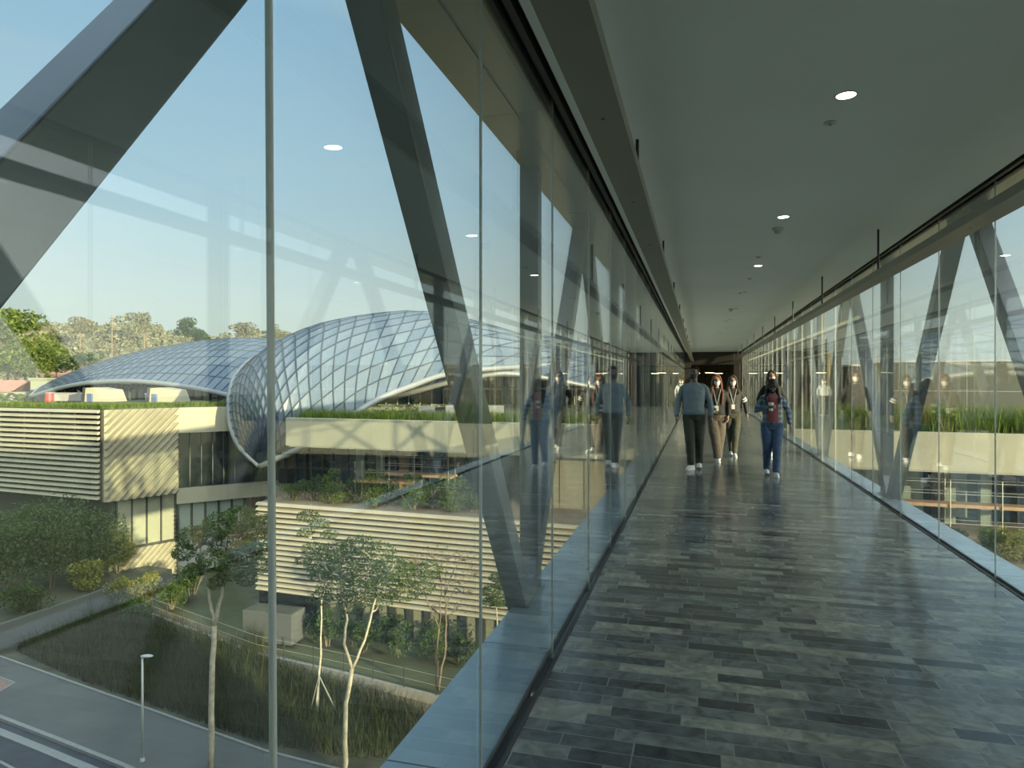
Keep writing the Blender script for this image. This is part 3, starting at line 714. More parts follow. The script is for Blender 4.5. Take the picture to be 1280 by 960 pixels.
for k, (px, py, kind) in enumerate(((1038, 153, 'flat'), (972, 285, 'drop'), (948, 321, 'flat'), (937, 348, 'flat'), (925, 366, 'flat'), (914, 386, 'drop'), (908, 401, 'flat'), (900, 414, 'flat'))):
    d = FOC * (ZC - EYE) / (475 - py); p = XY(px, d, ZC)
    if kind == 'flat':
        o = empty('sprinkler', p, label=f'small flat sprinkler cap on the ceiling, {ORD[k]} along the row of fittings', cat='sprinkler', group='sprinkler caps on the ceiling')
        MB().tube([(0,0,-.008), (0,0,0)], [.036, .04], 18).build('cap', MAT['fitting'], o)
        MB().tube([(0,0,-.02), (0,0,-.008)], .012, 10).build('nozzle', MAT['galv'], o)
    else:
        o = empty('smoke_detector', p, label='pale drop-shaped smoke detector under the ceiling, ' + ('just beyond the second lit downlight' if k < 3 else 'far along the corridor'), cat='smoke detector', group='smoke detectors on the ceiling')
        MB().rings([(0,0,0,.055,.055), (0,0,-.02,.055,.055), (0,0,-.03,.045,.045)], 20).build('base', MAT['fitting'], o)
        MB().rings([(0,0,-.03,.036,.036), (0,0,-.045,.034,.034), (0,0,-.06,.02,.02)], 16).build('sensor', MAT['unlit'], o)

# ---------------- the dark portal and lobby at the far end
m = MB(); pz = 2.42
m.span(-5.5, 6.6, YE, YE + .4, pz, ZC + .62)
m.span(-5.5, -.95, YE, YE + .25, -.3, pz); m.span(2.42, 6.6, YE, YE + .25, -.3, pz)
S('wall_end', m, MAT['portal'], 'dark bronze end wall with a wide opening at the far end of the corridor')
for k, x in enumerate((-.80, 1.85)):
    o = S('trim_%d' % (9 + k), MB().span(x, x + .34, YE - .02, YE + .42, 0, pz), MAT['portal'], f'dark bronze pier at the {"left" if k == 0 else "right"} of the far opening', bevel=.01)
m = MB(); m.span(-5.5, 6.6, YE + .25, YE + 9, -.3, 0)
S('floor_lobby', m, MAT['slate'], 'slate floor of the far lobby')
m = MB(); m.span(-5.5, 6.6, YE + .4, YE + 9, 2.62, 2.7)
S('ceiling_lobby', m, MAT['lobby'], 'dim ceiling of the far lobby')
m = MB(); m.span(-5.5, 6.6, YE + 9, YE + 9.2, -.3, 3.0); m.span(-5.7, -5.5, YE, YE + 9.2, -.3, 3.0); m.span(6.6, 6.8, YE, YE + 9.2, -.3, 3.0)
S('wall_lobby', m, MAT['lobby'], 'dim walls around the far lobby')
m = MB(); 
for x in (-.35, .35, 1.05, 1.75): m.span(x - .015, x + .015, YE + 3.9, YE + 3.94, 0, 2.4)
m.span(-.5, 1.9, YE + 3.9, YE + 3.94, 2.05, 2.1); m.span(-.5, 1.9, YE + 3.9, YE + 3.94, 2.38, 2.44)
S('trim_11', m, MAT['black'], 'thin dark door frame inside the far lobby')
for k, (x, y) in enumerate(((-.2, YE + 5), (1.2, YE + 6), (.6, YE + 2.5))):
    o = empty('strip_light', (x, y, 2.02), label='warm strip lamp hung under the lobby ceiling, ' + ('over the left of the opening', 'over the right of the opening', 'just inside the opening')[k], cat='light', group='strip lamps in the lobby')
    MB().span(-.26, .26, -.05, .05, -.03, .02).build('housing', MAT['black'], o)
    MB().span(-.25, .25, -.04, .04, -.042, -.03).build('diffuser', MAT['strip'], o)
    for xx in (-.2, .2): MB().tube([(xx, 0, .015), (xx, 0, .60)], .006, 6).build('hanger', MAT['black'], o)

# ---------------- unseen building the corridor comes from, behind the camera, sized to shade the bridge
m = MB()
m.span(-48, XL - 2.2, -9, -2.7, GZ, 8.0); m.span(XR + 2.2, 28.2, -9, -2.7, GZ, 8.0)
m.span(XL - 2.2, XR + 2.2, -9, -2.7, ZC + .5, 8.0); m.span(XL - 2.2, XR + 2.2, -9, -2.7, GZ, -.9)
m.span(XL - 2.2, XR + 2.2, -9, -8.8, -.9, ZC + .5)
S('wall_start_shading', m, MAT['facade'], 'unseen grey rendered building the corridor leaves from, sized to shade the near bridge')
m = MB().span(XL - 2.2, XR + 2.2, -8.8, YN, -.35, -.02)
S('floor_start', m, MAT['slate'], 'slate floor where the corridor starts')
# ================================================================== THE PLACE OUTSIDE
class Facade:
    "upright plane between two plan points; u along it in metres, n out of it towards the viewer"
    def __init__(s, a, b):
        s.a = Vector((a[0], a[1], 0)); s.b = Vector((b[0], b[1], 0)); s.d = s.b - s.a; s.L = s.d.length; s.d.normalize()
        s.n = Vector((s.d.y, -s.d.x, 0))
        if s.n.dot(-s.a) < 0: s.n = -s.n
    def P(s, u, z, o=0): return s.a + s.d*u + s.n*o + Vector((0, 0, z))
    def u(s, px):
        "distance along the plane that is seen at px"
        r = XY(px, 10) ; den = s.d.x*r.y - s.d.y*r.x
        return (s.a.y*r.x - s.a.x*r.y) / den
    def box(s, mb, u0, u1, z0, z1, o0, o1, mi=0):
        P = [s.P(u, z, o) for u in (u0, u1) for o in (o0, o1) for z in (z0, z1)]
        mb.add(P, [(0,1,3,2),(4,6,7,5),(0,4,5,1),(2,3,7,6),(0,2,6,4),(1,5,7,3)], mi); return mb

def zat(py, d): return EYE - (py - 475)/FOC*d

def grass_strip(name, poly_fn, n, h, w, m, seed):
    rnd = random.Random(seed); vs = []; fs = []
    for _ in range(n):
        p = poly_fn(rnd); a = rnd.uniform(0, 2*PI); hh = h*rnd.uniform(.45, 1.25)
        dx, dy = math.cos(a)*w, math.sin(a)*w; b = rnd.uniform(0, 2*PI); l = hh*rnd.uniform(.1, .6)
        i = len(vs); lx, ly = math.cos(b)*l, math.sin(b)*l
        vs += [(p[0]-dx, p[1]-dy, p[2]), (p[0]+dx, p[1]+dy, p[2]), (p[0]+lx*.4+dx*.6, p[1]+ly*.4+dy*.6, p[2]+hh*.6), (p[0]+lx*.4-dx*.6, p[1]+ly*.4-dy*.6, p[2]+hh*.6), (p[0]+lx, p[1]+ly, p[2]+hh)]
        fs += [(i, i+1, i+2, i+3), (i+3, i+2, i+4)]
    return MB().add(vs, fs)

def leaves(mb, c, r, n, size, rnd, flat=1.0):
    "leaf quads spread through a ball, denser towards its outside"
    c = Vector(c)
    for _ in range(n):
        while True:
            v = Vector((rnd.uniform(-1,1), rnd.uniform(-1,1), rnd.uniform(-1,1)))
            if .02 < v.length < 1: break
        v = v.normalized() * (v.length ** .5)
        p = c + Vector((v.x*r, v.y*r, v.z*r*flat))
        s_ = size*rnd.uniform(.6, 1.3)
        R = Euler((rnd.uniform(-1,1), rnd.uniform(-1,1), rnd.uniform(0, 6.3))).to_matrix()
        a, b = R @ Vector((s_, 0, 0)), R @ Vector((0, s_*.42, 0))
        mb.add([p - a, p - b, p + a, p + b], [(0,1,2,3)])

def shrub(name, loc, r, h, n, size, m, label, seed, group=None, cat='shrub', stems=7):
    rnd = random.Random(seed); o = empty(name, loc, label=label, cat=cat, group=group)
    mb = MB()
    k = max(5, int(n / 90))
    for _ in range(k):
        a = rnd.uniform(0, 2*PI); q = rnd.uniform(0, .75)*r; z = rnd.uniform(.25, .9)*h
        rr = r*rnd.uniform(.28, .5)*(1.15 - .45*z/h)
        leaves(mb, (math.cos(a)*q, math.sin(a)*q, z), rr, int(n/k), size, rnd, min(1.0, h/(2.2*r) + .35))
    mb.build('foliage', m, o)
    tb = MB()
    for _ in range(stems):
        a = rnd.uniform(0, 2*PI); q = rnd.uniform(.3, .7)*r
        tb.tube([(math.cos(a)*.08*r, math.sin(a)*.08*r, -.05), (math.cos(a)*q*.5, math.sin(a)*q*.5, h*.4), (math.cos(a)*q, math.sin(a)*q, h*.75)], [.03, .022, .01], 5)
    tb.build('stems', MAT['twig'], o); return o

# ---------------- ground, road, pavement
gp = MB(); gp.add([(-400,-60,GZ-.25),(400,-60,GZ-.25),(400,700,GZ-.25),(-400,700,GZ-.25)], [(0,1,2,3)])
S('ground', gp, MAT['land'], 'open ground around the buildings')
def flat(name, pts, z, th, m, label):
    mb = MB().prism([Vector((p[0], p[1], z)) for p in pts], (0, 0, -th)); return S(name, mb, m, label, fix=True)
E1 = [G(-420, 700), G(-160, 770), G(0, 822), G(90, 854), G(200, 893), G(330, 940), G(400, 958), G(560, 995), G(760, 1040)]
K1 = [G(-420, 748), G(-160, 838), G(0, 897), G(80, 928), G(155, 958), G(330, 1040), G(480, 1130), G(700, 1280)]
RD = [G(-160, 900), G(0, 990), G(60, 1080), G(160, 1300)]
flat('sidewalk', E1 + K1[::-1], GZ + .02, .2, MAT['pave'], 'grey pavement between the planting bed and the road')
flat('road', K1 + [XY(700, 10.5), XY(500, 8), XY(-200, 12), XY(-420, 24), XY(-560, 32)], GZ - .06, .1, MAT['asphalt'], 'dark asphalt road below the bridge')
def ribbon(pts, w, z, h):
    mb = MB()
    for a, b in zip(pts[:-1], pts[1:]):
        d = (b - a).normalized()
        mb.bar((a.x, a.y, z), (b.x + d.x*.02, b.y + d.y*.02, z), w, h)
    return mb
S('kerb', ribbon(K1, .16, GZ + .0, .12), MAT['kerb'], 'pale kerb stones along the road')
S('kerb_edge', ribbon(E1, .10, GZ + .03, .10), MAT['kerb'], 'thin pale edging between pavement and planting bed')
off = [p + Vector((-.42, -.48, 0)) for p in K1]
S('gutter', ribbon(off, .30, GZ - .05, .05), MAT['kerb'], 'pale concrete gutter beside the kerb')
S('road_line', ribbon([G(-120, 935), G(0, 950), G(30, 966), G(60, 985)], .10, GZ - .052, .012), MAT['kerb'], 'white painted line on the road')
mb = MB().prism([Vector((p.x, p.y, GZ + .05)) for p in (G(-60, 856), G(0, 848), G(18, 855), G(0, 866), G(-60, 885))], (0,0,-.04))
S('paving_patch', mb, MAT['brickpav'], 'brown paved patch in the pavement', fix=True)
S('paving_edge', ribbon([G(-60, 856), G(0, 848), G(18, 855), G(0, 866), G(-60, 885)], .07, GZ + .05, .04), MAT['kerb'], 'pale edging around the brown paved patch')
# planting bed
BED = E1 + [G(640, 960), G(560, 880), G(420, 838), G(320, 815), G(190, 790), G(150, 752), G(110, 770), G(0, 810), G(-160, 850)]
bed = [G(-160, 770), G(0, 812), G(110, 772), G(150, 755), G(200, 772), G(340, 826), G(560, 886), G(640, 950), G(560, 995), G(400, 958), G(330, 940), G(200, 893), G(90, 854), G(0, 822)]
flat('planting_bed', bed, GZ + .03, .2, MAT['soil'], 'dark planted bed beside the pavement')
# brown path and far lawn
flat('footpath', [G(190, 772), G(340, 838), G(560, 905), G(700, 950), G(700, 925), G(560, 882), G(340, 818), G(200, 762)], GZ + .06, .2, MAT['path'], 'brown path along the low white wall')
def inpoly(pts):
    tri = []
    c0 = sum((Vector((p.x, p.y, 0)) for p in pts), Vector())/len(pts)
    A = [(c0, pts[i], pts[(i+1) % len(pts)]) for i in range(len(pts))]
    ar = [abs((b-a).cross(c-a).z) for a, b, c in A]; 
    def f(rnd):
        a, b, c = rnd.choices(A, ar)[0]; u, v = rnd.random(), rnd.random()
        if u + v > 1: u, v = 1-u, 1-v
        return (a.x + (b.x-a.x)*u + (c.x-a.x)*v, a.y + (b.y-a.y)*u + (c.y-a.y)*v, GZ + .03)
    return f
bp = [G(20, 815), G(110, 775), G(160, 760), G(340, 834), G(540, 900), G(600, 945), G(440, 950), G(330, 932), G(200, 887), G(90, 848)]
tag(grass_strip('g', inpoly(bp), 30000, .75, .012, None, 3).build('meadow_grass', MAT['meadow']), 'long dark grasses filling the planting bed beside the pavement', 'grass', kind='stuff')
tag(grass_strip('g', inpoly([G(190, 850), G(330, 800), G(330, 900), G(230, 890)]), 2500, 1.0, .012, None, 4).build('tall_reeds', MAT['meadow']), 'taller pale reeds around the white-trunked tree', 'grass', kind='stuff')

# retaining wall with raised bed on the left
rw = [G(-160, 868), G(0, 809.5), G(110, 769), G(150, 753)]
mb = MB()
for a, b in zip(rw[:-1], rw[1:]): 
    mb.bar((a.x, a.y, GZ + .56), (b.x, b.y, GZ + .56), .25, 1.16)
S('retaining_wall', mb, MAT['pave'], 'plain grey concrete retaining wall below the big bushes')
rb = [rw[0], rw[1], rw[2], rw[3], G(215, 730), XY(120, 46, GZ), XY(-160, 50, GZ)]
flat('raised_bed', rb, GZ + .95, .8, MAT['soil'], 'raised soil bed behind the grey retaining wall')
zb = GZ + .95
for k, (px, py, r, h, n, mm, lab) in enumerate((
        (10, 745, 2.4, 4.7, 2600, 'leafD', 'big dark green bush at the picture edge above the retaining wall'),
        (62, 735, 2.5, 5.2, 3000, 'leafD', 'largest dark green bush under the horizontal slats'),
        (118, 722, 2.0, 4.0, 2400, 'leafD', 'dark green bush under the corner of the slatted building'),
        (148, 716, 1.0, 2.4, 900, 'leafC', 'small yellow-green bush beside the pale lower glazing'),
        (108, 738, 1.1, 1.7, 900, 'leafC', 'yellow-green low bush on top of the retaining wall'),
        (30, 765, 1.3, 1.3, 900, 'leafB', 'low dark bush close behind the retaining wall'))):
    p = G(px, py, zb); shrub('bush', p, r, h, n*3, .105, MAT[mm], lab, 50 + k, 'bushes on the raised bed')
for k, (px, py, r, h, mm, lab) in enumerate((
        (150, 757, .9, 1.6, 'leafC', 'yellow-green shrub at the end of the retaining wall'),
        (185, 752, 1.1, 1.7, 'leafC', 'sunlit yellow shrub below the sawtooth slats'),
        (215, 760, 1.0, 1.4, 'leafA', 'green shrub beside the white-trunked tree'),
        (240, 750, 1.2, 2.0, 'leafB', 'dark shrub behind the white-trunked tree'),
        (170, 775, .9, 1.1, 'leafA', 'low green shrub in the long grasses'))):
    shrub('garden_shrub', G(px, py), r, h, 2200, .075, MAT[mm], lab, 80 + k, 'shrubs at the foot of the slatted building')

# ---------------- slatted building on the left
A0, A1, A2, A3 = XY(-60, 47.5), XY(130, 42), XY(223, 45.6), XY(300, 47.8)
blA = empty('slatted_building', (A1.x, A1.y, GZ), label='pale slatted building with a planted roof beside the glass domes', cat='building')
def partA(mb, name, m, **k):
    o = mb.build(name, m, blA, **k); o.matrix_parent_inverse = Matrix.Translation((-A1.x, -A1.y, -GZ)); return o
fl, fr, fb = Facade(A0, A1), Facade(A1, A2), Facade(A2, A3)
zt, zs = -.30, -6.0
mb = MB(); mb.prism([Vector((p.x, p.y, GZ)) for p in (A0 - fl.n*.5, A1 - fl.n*.5 - fr.n*.4, A2 - fr.n*.5, A3 - fb.n*.6, A3 - fb.n*9, A0 - fl.n*14)], (0, 0, -.35 - GZ))
partA(mb, 'core', MAT['dark'], fix=True)
mb = MB()                                       # horizontal louvers
n = 17; pitch = (zt - zs)/n
for k in range(n):
    z1 = zt - k*pitch; z0 = z1 - pitch*.62
    u0, u1 = 0, fl.L - .38
    P = []
    for u in (u0, u1):
        P += [fl.P(u, z1, -.02), fl.P(u, z1 - .05, .12), fl.P(u, z0 + .03, .20), fl.P(u, z0, .10), fl.P(u, z0 + .05, -.02)]
    mb.add(P, [(0,1,2,3,4), (9,8,7,6,5)] + [(i, i+5, (i+1) % 5 + 5, (i+1) % 5) for i in range(5)])
mb2 = MB(); 
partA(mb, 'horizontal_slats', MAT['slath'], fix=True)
mb = MB()
for u in (fl.L - .3, fl.L - 2.7, fl.L - 5.1, fl.L - 7.5, fl.L-9.9): fl.box(mb, u - .05, u + .05, zs, zt, -.12, .0)
partA(mb, 'slat_posts', MAT['dark'])
mb = MB(); H = zt - zs; pw = .50                 # diagonal ribs
nr = int((fr.L + H)/pw) + 1
for k in range(nr):
    s0 = -H + k*pw                               # u of the rib's foot at zs
    a0 = max(.08, s0); a1 = min(fr.L - .05, s0 + H)
    if a1 - a0 < .12: continue
    wv = pw*.40
    def rp(u, o, sh): return fr.P(min(max(u + sh, .02), fr.L + .06), zs + (u - s0), o)
    P = [rp(a0, -.02, -wv), rp(a0, .20, -wv*.3), rp(a0, .05, wv), rp(a0, -.02, wv), rp(a1, -.02, -wv), rp(a1, .20, -wv*.3), rp(a1, .05, wv), rp(a1, -.02, wv)]
    mb.add(P, [(0,1,2,3), (7,6,5,4), (0,4,5,1), (1,5,6,2), (2,6,7,3), (3,7,4,0)])
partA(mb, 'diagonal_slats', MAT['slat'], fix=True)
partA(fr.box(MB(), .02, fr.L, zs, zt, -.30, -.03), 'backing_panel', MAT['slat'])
# glazing below the diagonal screen
gz1, gz0 = -6.0, -9.1
ug = fr.u(150)
mb = MB()
nb = 4
for k in range(nb):
    u0 = ug + (fr.L - ug)/nb*k; u1 = u0 + (fr.L - ug)/nb - .10
    partA(fr.box(MB(), u0, u1, gz0, gz1 - .1, -.45, -.40), 'blind_panel', MAT['lightpanel'])
    fr.box(mb, u1, u1 + .10, gz0, gz1, -.5, -.34)
fr.box(mb, ug - .1, fr.L, gz0 - .12, gz0, -.6, -.30); fr.box(mb, ug - .1, ug, gz0, gz1, -.5, -.34)
partA(mb, 'window_frame', MAT['mull'])
mb = MB(); zl1, zl0 = -9.25, GZ
for k in range(26):
    s0 = ug - (zl1 - zl0) + k*.42; a0 = max(ug, s0); a1 = min(fr.L, s0 + zl1 - zl0)
    if a1 - a0 < .1: continue
    P = []
    for u in (a0, a1): P += [fr.P(u - .16, zl0 + u - s0, -.30), fr.P(u - .05, zl0 + u - s0, -.12), fr.P(u + .16, zl0 + u - s0, -.25), fr.P(u + .16, zl0 + u - s0, -.30)]
    mb.add(P, [(0,1,2,3), (7,6,5,4), (0,4,5,1), (1,5,6,2), (2,6,7,3), (3,7,4,0)])
partA(mb, 'lower_diagonal_slats', MAT['slat'], fix=True)
partA(fr.box(MB(), ug, fr.L, zl0, zl1, -.5, -.26), 'lower_wall', MAT['slat'])
# plain part to the right of the screen
mb = MB(); fb.box(mb, -.1, fb.L + .3, -2.0, zt, -.5, .02); partA(mb, 'roof_fascia', MAT['conc'])
mb = MB(); fb.box(mb, -.1, fb.L + 4, -6.75, -5.75, -.4, .05); partA(mb, 'floor_band', MAT['conc'])
mb = MB(); fb.box(mb, 0, fb.L + 1, -5.75, -2.0, -.52, -.40); partA(mb, 'upper_glazing', MAT['dglass'])
mb = MB()
for k in range(6): fb.box(mb, k*.72, k*.72 + .07, -5.75, -2.0, -.40, -.28)
partA(mb, 'upper_mullions', MAT['mull'])
for k in range(5): partA(fb.box(MB(), .08 + k*.86, .8 + k*.86, -9.3, -6.85, -.50, -.40), 'blind_panel', MAT['greenpanel'])
mb = MB()
for k in range(6): fb.box(mb, k*.86 - .02, k*.86 + .08, -9.3, -6.75, -.42, -.28)
partA(mb, 'lower_mullions', MAT['mull'])
partA(fb.box(MB(), 0, fb.L + 3, GZ, -9.3, -.8, -.4), 'base_wall', MAT['facade'])
# planted roof
mb = MB().prism([Vector((p.x, p.y, -.36)) for p in (A0 - fl.n*.2, A1 - fl.n*.2, A2 - fr.n*.2, A3 - fb.n*.2, A3 - fb.n*22, A0 - fl.n*22)], (0, 0, .12))
partA(mb, 'planted_roof', MAT['soil'], fix=True)
def onroof(rnd):
    i = rnd.choice((0, 0, 0, 1, 1, 2)); f = (fl, fr, fb)[i]; q = rnd.random()
    return tuple(f.P(rnd.uniform(0, f.L), -.24, -.3 - q*q*3.2))
g = tag(grass_strip('g', onroof, 9000, .30, .018, None, 5).build('lawn_grass', MAT['grass']), 'lawn grass', kind='stuff')
g.parent = blA; g.matrix_parent_inverse = Matrix.Translation((-A1.x, -A1.y, -GZ))

# link building behind, under the tip of the dome
B0, B1 = XY(285, 50), XY(420, 47)
blB = empty('link_building', (B0.x, B0.y, GZ), label='dark glazed link building with pale floor bands under the dome tip', cat='building')
fk = Facade(B0, B1)
def partB(mb, name, m, **k):
    o = mb.build(name, m, blB, **k); o.matrix_parent_inverse = Matrix.Translation((-B0.x, -B0.y, -GZ)); return o
partB(fk.box(MB(), -4, fk.L, GZ, -1.2, -6, -.6), 'glazed_core', MAT['dglass'])
for z0, z1 in ((-6.7, -5.9), (-9.9, -9.2)): partB(fk.box(MB(), -4, fk.L, z0, z1, -.6, .4), 'floor_band', MAT['conc'])
mb = MB()
for k in range(12): fk.box(mb, -3.5 + k*.9, -3.42 + k*.9, GZ, -1.2, -.6, -.45)
partB(mb, 'mullions', MAT['mull'])
for k in range(4): partB(fk.box(MB(), -2.6 + k*1.8, -2.0 + k*1.8, -9.2, -6.9, -.58, -.5), 'blind_panel', MAT['greenpanel'])

# ---------------- main building under the planted parapet
C0, C1 = XY(357, 40), XY(1131, 29.2)
fc = Facade(C0, C1); UEND = fc.L + 14
blC = empty('terrace_building', (C0.x, C0.y, GZ), label='long building with a planted parapet and dark glazing that the bridge reaches', cat='building')
def partC(mb, name, m, **k):
    o = mb.build(name, m, blC, **k); o.matrix_parent_inverse = Matrix.Translation((-C0.x, -C0.y, -GZ)); return o
zp1, zp0 = -.66, -2.30
mb = MB(); ub = fc.u(700), fc.u(985)
fc.box(mb, 0, UEND, zp0, zp1, -.45, 0)
partC(mb, 'parapet', MAT['conc'], bevel=.02)
mb = MB(); fc.box(mb, .1, UEND, zp0 + .1, zp1 - .15, -30, -.46); partC(mb, 'roof_deck', MAT['soil'])
partC(fc.box(MB(), .2, UEND, zp0 - .05, zp0 + .1, -9, -.05), 'soffit', MAT['facade'])
def onpar_r(rnd):
    q = rnd.random(); return tuple(fc.P(rnd.uniform(fc.u(985), UEND), zp1 - .12, -.4 - q*2.2))
g = tag(grass_strip('g', onpar_r, 9000, 1.15, .022, None, 61).build('tall_grass', MAT['grass']), 'tallest grasses hanging over the parapet beyond the right glass', kind='stuff')
g.parent = blC; g.matrix_parent_inverse = Matrix.Translation((-C0.x, -C0.y, -GZ))
def onpar(rnd): 
    q = rnd.random(); return tuple(fc.P(rnd.uniform(.15, UEND), zp1 - .12, -.5 - q*1.6))
g = tag(grass_strip('g', onpar, 16000, .62, .016, None, 6).build('parapet_grass', MAT['grass']), 'tall green grasses along the parapet', kind='stuff')
g.parent = blC; g.matrix_parent_inverse = Matrix.Translation((-C0.x, -C0.y, -GZ))
# recessed glazed storey
zf = -5.05
partC(fc.box(MB(), .3, UEND, zf - .1, zp0, -4.3, -4.0), 'glazing', MAT['bglass'])
mb = MB()
for k in range(int(UEND/1.15)): fc.box(mb, .5 + k*1.15, .57 + k*1.15, zf, zp0, -4.0, -3.88)
fc.box(mb, .3, UEND, -3.72, -3.6, -4.0, -3.88)
partC(mb, 'mullions', MAT['mull'])
for k, px in enumerate((470, 575, 655, 1052, 1105, 1150, 1212, 1262)):
    u = fc.u(px); partC(fc.box(MB(), u - .22, u + .22, zf, zp0, -3.4, -3.0), 'column', MAT['wood'] if k in (0,) else MAT['greenpanel'])
for k, px in enumerate((405, 432, 1090, 1136, 1170, 1232)):
    u = fc.u(px); partC(fc.box(MB(), u - .3, u + .3, zf + .2, zp0 - .3, -3.86, -3.8), 'blind_panel', MAT['greenpanel'])
partC(fc.box(MB(), fc.u(664), fc.u(770), zf, zp0, -3.9, -.7), 'stair_core', MAT['core'])
mb = MB()
for k in range(1, 4): fc.box(mb, fc.u(664) + k*1.3, fc.u(664) + k*1.3 + .03, zf, zp0, -.7, -.685)
partC(mb, 'core_joint', MAT['mull'])
# terrace slab, slatted front and base
S0, S1 = XY(300, 37.2), XY(601, 32.4)
fs_ = Facade(S0, S1); US = fs_.u(985)
blD = empty('slatted_terrace', (S0.x, S0.y, GZ), label='terrace front clad in pale horizontal slats above dark piers', cat='building')
def partD(mb, name, m, **k):
    o = mb.build(name, m, blD, **k); o.matrix_parent_inverse = Matrix.Translation((-S0.x, -S0.y, -GZ)); return o
zd1, zd0 = -5.02, -9.85
n = 17; pitch = (zd1 - zd0)/n; mb = MB()
u0 = fs_.u(322)
for k in range(n):
    z1 = zd1 - k*pitch; z0 = z1 - pitch*.62; P = []
    for u in (u0, US): P += [fs_.P(u, z1, -.02), fs_.P(u, z1 - .05, .12), fs_.P(u, z0 + .03, .18), fs_.P(u, z0, .08), fs_.P(u, z0 + .04, -.02)]
    mb.add(P, [(0,1,2,3,4), (9,8,7,6,5)] + [(i, i+5, (i+1) % 5 + 5, (i+1) % 5) for i in range(5)])
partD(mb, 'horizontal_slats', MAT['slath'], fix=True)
partD(fs_.box(MB(), u0, US, zd0, zd1 - .1, -.4, -.10), 'slat_backing', MAT['dark'])
mb = MB().prism([fs_.P(u0, zf - .35, -.05), fs_.P(US, zf - .35, -.05), fc.P(fc.u(985), zf - .35, -4), fc.P(.2, zf - .35, -4)], (0, 0, .35))
partD(mb, 'terrace_slab', MAT['path'], fix=True)
partD(fs_.box(MB(), u0, US, GZ, zd0, -.9, -.6), 'base_wall', MAT['lightpanel'])
mb = MB()
for k in range(26):
    u = fs_.u(398) + k*.98
    if u < US - 1: partD(fs_.box(MB(), u, u + .36, GZ, zd0, -.6, -.50), 'pier', MAT['dark'])
partD(fs_.box(MB(), u0 - .2, fs_.u(392), GZ, zd0, -1.5, -.35), 'dark_recess', MAT['dglass'])
# right hand terrace (other side of the bridge)
RT0, RT1 = fc.P(fc.u(1010), 0, 0), fc.P(UEND, 0, 0)
mb = MB().prism([fc.P(fc.u(985), zf - .35, -4), fc.P(UEND, zf - .35, -4), fc.P(UEND, zf - .35, 6.5), fc.P(fc.u(985), zf - .35, 6.5)], (0, 0, .35))
partD(mb, 'garden_slab', MAT['path'], fix=True)
partD(fc.box(MB(), fc.u(985), UEND, GZ, zf - .36, 6.2, 6.5), 'garden_wall', MAT['slat'])

# scaffold walkways
def scaffold(u0, u1, o, label):
    zz = -3.85; r = empty('scaffold', fc.P(u0, 0, o), label=label, cat='scaffold', group='scaffolds under the planted parapet')
    base = fc.P(u0, 0, o)
    def pt(mb, name, m): 
        x = mb.build(name, m, r); x.matrix_parent_inverse = Matrix.Translation(-base); return x
    n = max(2, round((u1 - u0)/2.1)); 
    for k in range(n + 1):
        u = u0 + (u1 - u0)*k/n
        for oo in (o - .45, o + .45): pt(MB().tube([fc.P(u, zf, oo), fc.P(u, zz + 1.15, oo)], .020, 8), 'post', MAT['galv'])
        pt(MB().tube([fc.P(u, zz - .08, o - .5), fc.P(u, zz - .08, o + .5)], .018, 8), 'ledger', MAT['galv'])
    pt(fc.box(MB(), u0 - .15, u1 + .15, zz - .03, zz + .11, o - .42, o + .42), 'deck', MAT['deckwood'])
    for z in (zz + .55, zz + 1.05, zf + .5):
        for oo in (o - .45, o + .45): pt(MB().tube([fc.P(u0 - .1, z, oo), fc.P(u1 + .1, z, oo)], .013, 8), 'rail', MAT['galv'])
scaffold(fc.u(466), fc.u(551), -1.4, 'orange decked scaffold among shrubs on the terrace beyond the left glass')
scaffold(fc.u(1128), fc.u(1400), -.9, 'long orange decked scaffold beyond the right glass')
mb = MB(); 
st = empty('terrace_steps', fs_.P(fs_.u(430), zf, -2.5), label='pale stepped planter edge climbing between the terrace shrubs', cat='steps')
for k in range(9): MB().span(-.1 + k*.42, .32 + k*.42, -.25, .25, -.02, .10 + k*.11).build('step', MAT['conc'], st)
# terrace planting
rnd = random.Random(5)
for k, px in enumerate((352, 368, 385, 402, 418, 440, 455, 470, 487, 505, 522, 540, 556, 572, 590)):
    u = fs_.u(px); o_ = -1.0 - (k % 3)*.55
    shrub('terrace_shrub', fs_.P(u, zf, o_), .75 + .25*(k % 2), 1.0 + .35*((k*7) % 3), 1500, .062, MAT[('leafA', 'leafB', 'leafA')[k % 3]], f'green shrub on the slatted terrace, {ORD[k]} from the left end', 200 + k, 'shrubs on the slatted terrace', stems=4)
for k, (px, o_, r, h, mm) in enumerate(((1205, 3.0, .9, .9, 'leafA'), (1240, 3.6, 1.1, 1.2, 'leafC'), (1275, 3.2, 1.2, 1.3, 'leafA'), (1175, 1.6, .7, .6, 'leafB'), (1320, 4, 1.2, 1.2, 'leafA'))):
    shrub('terrace_shrub', fc.P(fc.u(px), zf, o_), r, h, 1600, .06, MAT[mm], 'shrub in the garden beyond the right glass, ' + ('darker one under the scaffold deck', 'sunlit yellow one', 'broad green one at the picture edge', 'smallest one', 'outermost one')[k], 230 + k, 'shrubs beyond the right glass', stems=4)
# base planting below the slats
for k, px in enumerate((412, 434, 456, 478, 500, 520, 545, 565, 585, 610, 640, 670)):
    shrub('base_shrub', fs_.P(fs_.u(px), GZ, 1.2 + .5*(k % 2)), .85, 1.2 + .3*((k*5) % 3), 1300, .07, MAT[('leafB', 'leafD', 'leafB', 'leafA')[k % 4]], f'dark shrub at the foot of the slatted front, {ORD[k]} along the row', 260 + k, 'shrubs along the slatted front', stems=4)

